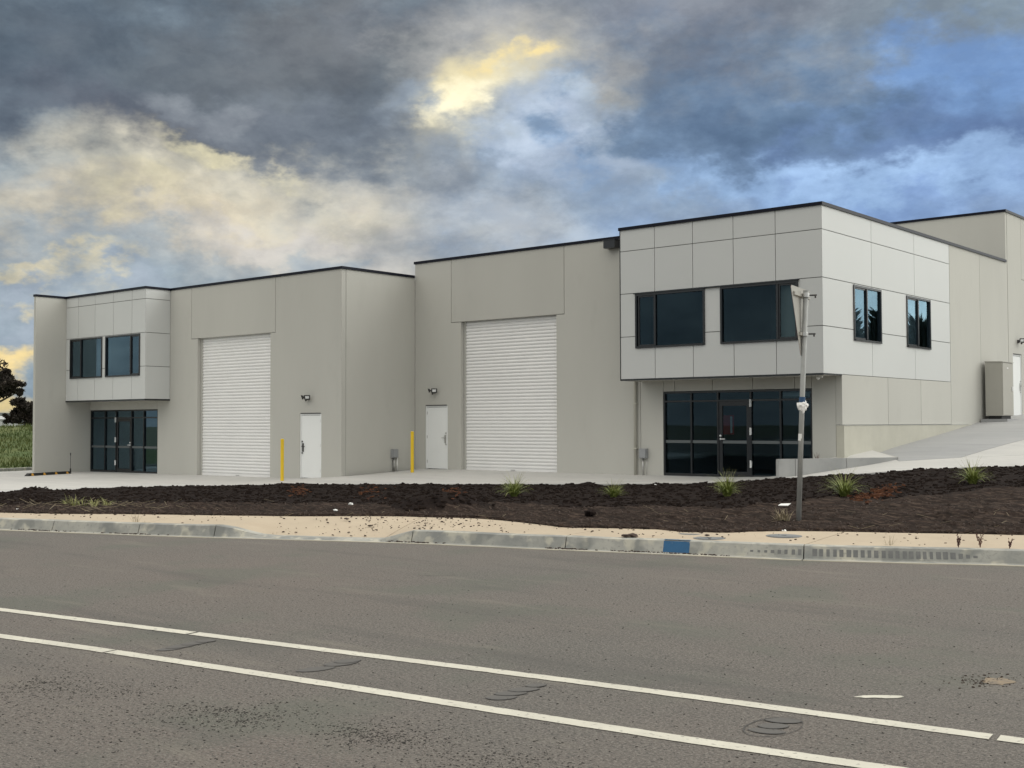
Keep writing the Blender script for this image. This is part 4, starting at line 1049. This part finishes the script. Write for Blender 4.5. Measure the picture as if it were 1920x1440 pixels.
o = tag(MB().tube([tuple(on_pole(754)), tuple(on_pole(744))], .044, 14).build('tape_wrap', 'tape', origin=tuple(q)), 'blue tape wound round the sign post above the plastic bag', 'tape')
mb = MB(); bm = bmesh.new(); bmesh.ops.create_icosphere(bm, subdivisions=3, radius=1)
c0 = on_pole(762)
vs_ = []
for v in bm.verts:
    k = 1+.45*noise.noise(v.co*2.3)+.2*noise.noise(v.co*6)
    side = Vector((rt.x, rt.y, 0)); fr_ = Vector((fw.x, fw.y, 0))
    vs_.append(tuple(c0+side*(v.co.x*.07*k*(1.15 if v.co.z > 0 else .7)+.012)+fr_*(v.co.y*.06*k)+Vector((0, 0, v.co.z*.10*k-.012*abs(v.co.x)))))
mb.add(vs_, [tuple(v.index for v in f.verts) for f in bm.faces]); bm.free()
tag(mb.build('plastic_bag', 'bag', origin=tuple(c0)), 'scrunched white plastic bag tied to the sign post', 'bag')
o = tag(MB().tube([tuple(on_pole(826)), tuple(on_pole(813))], .0385, 16).build('sticker', 'white', origin=tuple(on_pole(820))), 'small white sticker band on the sign post below the bag', 'sticker')

# ------------------------------------------------------------------ pit lids, litter, lumps on the footpath
def path_z(x, y):
    i = min(range(len(lip)), key=lambda k: (lip[k][0]-x)**2+(lip[k][1]-y)**2)
    a = Vector(lip[i])+nrm_at(i)*.405; z0 = .012+.148*kerb_h(U[i])-.004; s = max(0, (Vector((x, y))-a).dot(nrm_at(i))/1.3)
    return z0+.035*min(1, s)
for (u, v, r_, lab) in ((1297, 999.5, .21, 'grey round pit lid at the back of the footpath, left of three'), (1330, 1006.5, .21, 'grey round pit lid nearest the kerb with a dirt lump on it'), (1470, 1004.3, .23, 'grey round pit lid right of the sign post, rightmost of three')):
    p = onZ(u, v, .18); zz = path_z(p.x, p.y)
    o = empty('pit_lid', (p.x, p.y, zz), lab, 'pit lid', 'pit lids in the footpath')
    mb = MB(); mb.tube([(p.x, p.y, zz-.05), (p.x, p.y, zz+.003)], r_, 28); mb.build('frame_ring', 'lid', o)
    mb = MB(); mb.tube([(p.x, p.y, zz-.02), (p.x, p.y, zz+.006)], r_*.86, 28); mb.build('cover', 'lid', o)
    mb = MB(); mb.box(p.x-.03, p.x+.03, p.y-.012, p.y+.012, zz+.006, zz+.009); mb.build('lift_slot', 'darkmetal', o)
def lump(name, u, v, size, material, label, cat, z=None, squash=(1.4, 1, .5), group=None, seed=1, n=3):
    p = bed_at(u, v) if z is None else onZ(u, v, z)
    mb = MB(); r2 = random.Random(seed)
    for k in range(n):
        mb.blob((p.x+r2.uniform(-1, 1)*size*.8*(n > 1), p.y+r2.uniform(-1, 1)*size*.8*(n > 1), p.z+size*squash[2]*.6), size*r2.uniform(.55, 1), squash, .35, seed+k, 1)
    return tag(mb.build(name, material, origin=tuple(p)), label, cat, group)
lump('dirt_clod', 1180, 1006.5, .055, 'clod', 'dark crumbled clod lying on the kerb top left of the blue paint', 'clod', .165, (1.6, 1.2, .55), seed=4, n=4)
lump('dirt_clod', 1325, 1004.5, .035, 'clod', 'small clod lying on the middle pit lid', 'clod', .19, seed=9)
lump('dirt_clod', 1110, 968, .08, 'mulch', 'large dark lump of soil sitting before the second grass tussock', 'clod', None, (1.1, 1, .9), seed=13, n=3)
lump('dirt_clod', 650, 974, .035, 'clod', 'small dark clod on the footpath at the driveway crossing', 'clod', .17, seed=14)
lump('dirt_clod', 693, 986, .028, 'clod', 'little clod near the middle of the driveway crossing', 'clod', .12, seed=15)
lump('litter', 657, 947, .045, 'paper', 'crumpled white litter on the mulch below the return wall', 'litter', None, (1, .8, .8), seed=21)
lump('litter', 630, 959, .04, 'paper', 'crumpled white litter at the footpath edge below the return wall', 'litter', None, (1.3, .8, .5), seed=22)
lump('litter', 1468, 995.5, .03, 'paper', 'white scrap at the foot of the sign post', 'litter', None, (1, .8, .8), seed=23, n=2)
lump('litter', 30, 957, .03, 'paper', 'pale scrap on the soil at the far left', 'litter', None, (1, .8, .8), seed=24, n=2)
p = bed_at(1472, 950); mb = MB(); mb.prism([(p.x-.09, p.y-.06, p.z+.03), (p.x+.08, p.y-.05, p.z+.035), (p.x+.07, p.y+.08, p.z+.06), (p.x-.10, p.y+.06, p.z+.05)], [(p.x-.09, p.y-.06, p.z+.02), (p.x+.08, p.y-.05, p.z+.025), (p.x+.07, p.y+.08, p.z+.05), (p.x-.10, p.y+.06, p.z+.04)])
tag(mb.build('litter', 'paper', origin=tuple(p)), 'flat white piece of litter on the soil left of the sign post', 'litter')
p = bed_at(1229, 912); mb = MB(); mb.prism([(p.x-.06, p.y, p.z+.05), (p.x+.06, p.y-.03, p.z+.03), (p.x+.06, p.y, p.z+.035), (p.x-.06, p.y+.03, p.z+.06)], [(p.x-.06, p.y, p.z+.04), (p.x+.06, p.y-.03, p.z+.02), (p.x+.06, p.y, p.z+.025), (p.x-.06, p.y+.03, p.z+.05)])
tag(mb.build('litter', 'paper', origin=tuple(p)), 'thin white scrap on the mulch under the electrical box', 'litter')

# ------------------------------------------------------------------ plants
def blades(mb, base, n, lmin, lmax, spread, width, droop, seed, up_=1.0):
    r3 = random.Random(seed)
    for _ in range(n):
        a = r3.uniform(0, 2*math.pi); l = r3.uniform(lmin, lmax); lean = r3.uniform(.05, spread); w = width*r3.uniform(.6, 1.2)
        d = Vector((math.cos(a), math.sin(a), 0)); s = Vector((-d.y, d.x, 0)); b = Vector(base)+d*r3.uniform(0, .05)+s*r3.uniform(-.04, .04)
        pts = []; K = 5; ang = lean; p = b.copy()
        for k in range(K+1):
            pts.append(p.copy()); p = p+(d*math.sin(ang)+Vector((0, 0, up_*math.cos(ang))))*(l/K); ang += droop*r3.uniform(.6, 1.3)/K
        i0 = len(mb.v)
        for k, q in enumerate(pts):
            ww = w*(1-(k/K)**1.6)*.5+.0008; mb.v += [tuple(q+s*ww), tuple(q-s*ww)]
        for k in range(K): mb.f.append((i0+2*k, i0+2*k+1, i0+2*k+3, i0+2*k+2))
TU = [(965, 932, .40, 'arching grass tussock in the mulch before the right roller door'), (1153, 933, .30, 'smallest grass tussock, in the mulch left of the downpipe'),
      (1362, 932, .40, 'grass tussock in the mulch directly before the glazed entrance doors'), (1585, 932, .44, 'grass tussock just right of the sign post'),
      (1826, 908, .40, 'grass tussock at far right below the ramp')]
for i, (u, v, h, lab) in enumerate(TU):
    p = bed_at(u, v); o = empty('grass_tussock', tuple(p), lab, 'plant', 'grass tussocks planted in the bed')
    mb = MB(); blades(mb, p, 210, h*.6, h*1.45, .85, .015, 1.5, 50+i); mb.build('leaves', 'tuss', o, recalc=False)
    mb = MB(); blades(mb, p, 26, h*1.2, h*1.6, .5, .006, .8, 80+i); mb.build('flower_stalks', 'weed', o, recalc=False)
for i, (u, v, n_, h, lab) in enumerate(((140, 948, 70, .22, 'ragged yellow-green weed clump at left, nearest the bed edge'), (183, 950, 110, .20, 'wider yellow-green weed clump at left'),
                                        (1493, 976, 90, .20, 'dry grass tuft round the foot of the sign post'))):
    p = bed_at(u, v); mb = MB()
    for k in range(5): blades(mb, p+Vector((random.uniform(-.22, .22), random.uniform(-.16, .16), 0)), n_//5, h*.5, h*1.2, 1.1, .01, .9, 200+i*9+k)
    tag(mb.build('weed_clump', 'weed' if i < 2 else 'straw', origin=tuple(p), recalc=False), lab, 'weed', 'weeds on the verge')
mb = MB()
for k in range(80):
    u = rnd.gauss(170, 100); p = bed_at(max(-30, u), rnd.gauss(950, 5)); a = rnd.uniform(0, 6.3); l = rnd.uniform(.1, .35); e = rnd.uniform(0, .35)
    mb.tube([(p.x, p.y, p.z+.01), (p.x+math.cos(a)*l, p.y+math.sin(a)*l, p.z+.02+e*l)], .0035, 4)
for k in range(45):
    u = rnd.uniform(350, 1900); p = bed_at(u, rnd.gauss(955+.012*u, 10)); a = rnd.uniform(0, 6.3); l = rnd.uniform(.06, .2)
    mb.tube([(p.x, p.y, p.z+.01), (p.x+math.cos(a)*l, p.y+math.sin(a)*l, p.z+.02+rnd.uniform(0, .4)*l)], .0025, 4)
tag(mb.build('straw_litter', 'straw', recalc=False), 'dry straw stalks strewn over the soil at left', 'straw', kind='stuff')
def seedweed(u, v, z, h, lab, n_=7, mt='redweed'):
    p = onZ(u, v, z); mb = MB(); r4 = random.Random(int(u))
    for k in range(n_):
        a = r4.uniform(0, 6.3); l = h*r4.uniform(.6, 1.1); dx, dy = math.cos(a)*.25*l, math.sin(a)*.25*l
        mb.tube([(p.x, p.y, p.z-.01), (p.x+dx*.5, p.y+dy*.5, p.z+l*.6), (p.x+dx, p.y+dy, p.z+l)], [.004, .003, .001], 4)
        for q in range(5):
            t = r4.uniform(.2, 1); c0 = (p.x+dx*t+r4.uniform(-.012, .012), p.y+dy*t+r4.uniform(-.012, .012), p.z+l*t); mb.blob(c0, r4.uniform(.004, .009), (1, 1, 1.6), .3, k*7+q, 1)
    tag(mb.build('seeding_weed', mt, origin=tuple(p), recalc=False), lab, 'weed', 'weeds in the kerb joint')
seedweed(1797, 1026, .16, .14, 'dark red weed at the kerb, left of the tallest pair')
seedweed(1838, 1026, .16, .17, 'dark red weed at the kerb, right of the tallest pair')
seedweed(1893, 1028, .16, .11, 'short dark weed at the kerb at the right edge', 4)
p = onZ(1668, 1022, .16); mb = MB(); blades(mb, p, 16, .06, .16, 1.0, .004, .5, 300); tag(mb.build('kerb_weed', 'straw', origin=tuple(p), recalc=False), 'thin dry weed fan on the kerb above the inlet marks', 'weed')
p = onZ(255, 979, .16); mb = MB(); blades(mb, p, 14, .08, .2, .8, .004, .5, 301); tag(mb.build('kerb_weed', 'straw', origin=tuple(p), recalc=False), 'thin dry weed in the path joint at left', 'weed')
p = Vector((-13.55, 28.1, .70)); mb = MB(); blades(mb, p, 18, .1, .22, .6, .008, .4, 302); tag(mb.build('wall_weed', 'redweed', origin=tuple(p), recalc=False), 'small dark weed sprouting behind the low concrete wall', 'weed')

# ------------------------------------------------------------------ left background: grass bank, trees, shed, hill
dl = Vector((math.sin(R(-62)), math.cos(R(-62)))); dn = Vector((dl.y, -dl.x))
def bank_z(s, t):
    base = -.32
    k = max(0, min(1, (s-57)/24)); k = k*k*(3-2*k)
    return base+1.75*k+.12*noise.fractal((s*.15, t*.15, 3), 1, 2, 3)*min(1, max(0, (s-52)/6))-(.012*max(0, s-85))
mb = MB(); ns, nt_ = 70, 60
for i in range(ns+1):
    s = 51.3+ (i/ns)**1.3*130
    for j in range(nt_+1):
        t = -26+j*.62; q = dl*s+dn*t; mb.v.append((q.x, q.y, bank_z(s, t)))
for i in range(ns):
    for j in range(nt_): a = i*(nt_+1)+j; mb.f.append((a, a+1, a+nt_+2, a+nt_+1))
tag(mb.build('grass_bank', 'grassbank', smooth=True), kind='structure')
M['tall'] = mat('tall paddock grass', (.036, .070, .009), .8, (.10, .11, .022), .5, .9)
mb = MB()
for k in range(9000):
    s = rnd.uniform(57, 84); t = rnd.uniform(-6, 5); q = dl*s+dn*t; z = bank_z(s, t); a = rnd.uniform(0, 6.3); l = rnd.uniform(.08, .3)*(1 if noise.noise((s*.3, t*.3, 8)) > -.1 else .45); w = .03
    dx, dy = math.cos(a)*w, math.sin(a)*w; lx, ly = rnd.uniform(-.3, .3)*l, rnd.uniform(-.3, .3)*l
    mb.add([(q.x-dx, q.y-dy, z), (q.x+dx, q.y+dy, z), (q.x+lx, q.y+ly, z+l)], [(0, 1, 2)])
tag(mb.build('tall_grass', 'tall', recalc=False), 'long green grass growing on the bank left of the building', 'grass', kind='stuff')
# far kerb of the side drive
mb = MB(); kp = [(-41.3, 9.5), (-44.25, 19), (-45.85, 22.6), (-47.8, 26)]
for (x0, y0), (x1, y1) in zip(kp[:-1], kp[1:]):
    d = Vector((x1-x0, y1-y0)).normalized(); n_ = Vector((-d.y, d.x))*.15
    mb.prism([(x0, y0, gz(x0, y0)+.1), (x1, y1, gz(x1, y1)+.1), (x1+n_.x, y1+n_.y, gz(x1, y1)+.11), (x0+n_.x, y0+n_.y, gz(x0, y0)+.11)], [(x0, y0, -.5), (x1, y1, -.5), (x1+n_.x, y1+n_.y, -.5), (x0+n_.x, y0+n_.y, -.5)])
tag(mb.build('drive_kerb', 'kerb'), kind='structure')
# verge ground between that kerb and the bank
mb = MB(); pts = [(-41.5, 9), (-44.4, 19), (-46.0, 22.7), (-47.9, 26.2), (-43.8, 34), (-60, 46), (-75, 30), (-60, 4)]
mb.add([(x, y, -.34) for x, y in pts], [tuple(range(len(pts)))]); tag(mb.build('grass_verge', 'grassbank'), kind='structure')

def leaves(mb, c, r, n, size, rn, flat=.7):
    for _ in range(n):
        v = Vector((rn.gauss(0, 1), rn.gauss(0, 1), rn.gauss(0, 1))).normalized()*r*rn.random()**.45; v.z *= flat
        p = Vector(c)+v; a = Vector((rn.gauss(0, 1), rn.gauss(0, 1), rn.gauss(0, 1))).normalized(); b = a.orthogonal().normalized(); l = size*rn.uniform(.6, 1.5)
        mb.add([tuple(p-b*l*.3), tuple(p+a*l), tuple(p+b*l*.3), tuple(p-a*l*.6)], [(0, 1, 2, 3)])
def gum_tree(base, clumps, seed, label, name='gum_tree', trunk_r=.25, lf='gum', dens=1.0, size=.16):
    rn = random.Random(seed); o = empty(name, tuple(base), label, 'tree', 'trees beyond the grass bank')
    mb = MB(); mt = MB(); b = Vector(base)
    top = sum((Vector(c[0]) for c in clumps), Vector())/len(clumps); fork = b.lerp(Vector((b.x*.6+top.x*.4, b.y*.6+top.y*.4, top.z)), .55)
    mt.tube([tuple(b-Vector((0, 0, .3))), tuple(b.lerp(fork, .5)+Vector((.1, .1, 0))), tuple(fork)], [trunk_r, trunk_r*.8, trunk_r*.6], 8)
    for c, r in clumps:
        c = Vector(c); mid = fork.lerp(c, .5)+Vector((rn.uniform(-.3, .3), rn.uniform(-.3, .3), -.2))
        mt.tube([tuple(fork), tuple(mid), tuple(c)], [trunk_r*.45, trunk_r*.28, .03], 6)
        for k in range(7):
            cc = c+Vector((rn.gauss(0, .5), rn.gauss(0, .5), rn.gauss(0, .3)))*r; leaves(mb, cc, r*.5, int(150*dens), size, rn)
    mt.build('trunk', 'bark', o, smooth=True); mb.build('crown', lf, o, recalc=False)
D1 = 92
def at(u, v, dz=0, d=D1): q = onD(u, v, d+dz); return (q.x, q.y, q.z)
bs = onD(-40, 790, D1)
gum_tree((bs.x, bs.y, .9), [(at(-70, 680), 1.9), (at(-34, 700), 1.7), (at(-4, 716), 1.2), (at(20, 726), .8), (at(-12, 736), .8), (at(2, 705, 2), .8), (at(34, 735), .45)], 5, 'dark spreading gum tree at the left edge of the picture', trunk_r=.3)
bs = onD(52, 790, 97)
gum_tree((bs.x, bs.y, .8), [(at(36, 757, 5), .7), (at(48, 768, 5), .9), (at(60, 762, 5), 1.0), (at(34, 778, 5), .7), (at(66, 775, 5), 1.0), (at(18, 782, 5), .45), (at(46, 784, 5), .8), (at(62, 786, 5), .8), (at(30, 787, 5), .6)], 6, 'low dark bushy tree against the left wall of the building', 'bushy_tree', .12, dens=.8)
# pale shed beyond
c0 = onD(-6, 788, 150); o = empty('far_shed', (c0.x, c0.y, 0), 'pale distant shed at the left edge beyond the grass', 'shed')
mb = MB(); mb.box(c0.x-2.5, c0.x+1.2, c0.y-1.3, c0.y+2.5, -.5, 2.3); mb.build('wall', 'shed', o)
mb = MB(); mb.prism([(c0.x-2.7, c0.y-1.5, 2.31), (c0.x+1.4, c0.y-1.5, 2.31), (c0.x-.65, c0.y-1.5, 2.75)], [(c0.x-2.7, c0.y+2.7, 2.31), (c0.x+1.4, c0.y+2.7, 2.31), (c0.x-.65, c0.y+2.7, 2.75)]); mb.build('roof', 'roof', o)
mb = MB()
hp = []
for i in range(61):
    a = R(-110+i*1.6); dd_ = 640; hh = 4+5*noise.noise((i*.13, 2, 1))+3
    mb.v += [(math.sin(a)*dd_, math.cos(a)*dd_, -1), (math.sin(a)*(dd_+60), math.cos(a)*(dd_+60), max(2.5, hh)), (math.sin(a)*(dd_+160), math.cos(a)*(dd_+160), -1)]
for i in range(60): mb.f += [(3*i, 3*i+1, 3*i+4, 3*i+3), (3*i+1, 3*i+2, 3*i+5, 3*i+4)]
tag(mb.build('hills', 'hill', smooth=True), kind='structure')
# conifers out to the right that the side windows mirror
for i, (x, y, h) in enumerate(((-8.5, 64, 7.0), (-5.0, 67, 7.5), (-2.2, 69, 6.9), (.9, 70, 7.7), (-7.2, 71, 7.3), (3.6, 71, 8.5), (6.6, 72, 9.0), (9.8, 73, 9.4))):
    rn = random.Random(70+i); o = empty('conifer', (x, y, -.7), ('conifer %s, beyond the ramp, mirrored in side windows' % ('nearest the building', 'second in the row', 'third in the row', 'fourth in the row', 'behind the first two', 'fifth in the row', 'sixth in the row', 'furthest out')[i]), 'tree', 'conifers mirrored in the side windows')
    mb = MB(); mb.tube([(x, y, -.8), (x, y, h*.9)], [.22, .04], 7); mb.build('trunk', 'bark', o)
    mb = MB()
    for k in range(2200):
        t = rn.random()**.8; r_ = (1-t)**.75*2.9*rn.random()**.5+.05; a = rn.uniform(0, 6.3); p = Vector((x+math.cos(a)*r_, y+math.sin(a)*r_, -.3+t*h)); l = rn.uniform(.3, .7)
        d = Vector((math.cos(a)*.5, math.sin(a)*.5, rn.uniform(.3, 1))).normalized(); s = d.orthogonal().normalized()
        mb.add([tuple(p-s*l*.35), tuple(p+d*l*1.6), tuple(p+s*l*.35)], [(0, 1, 2)])
    mb.build('crown', 'conifer', o, recalc=False)
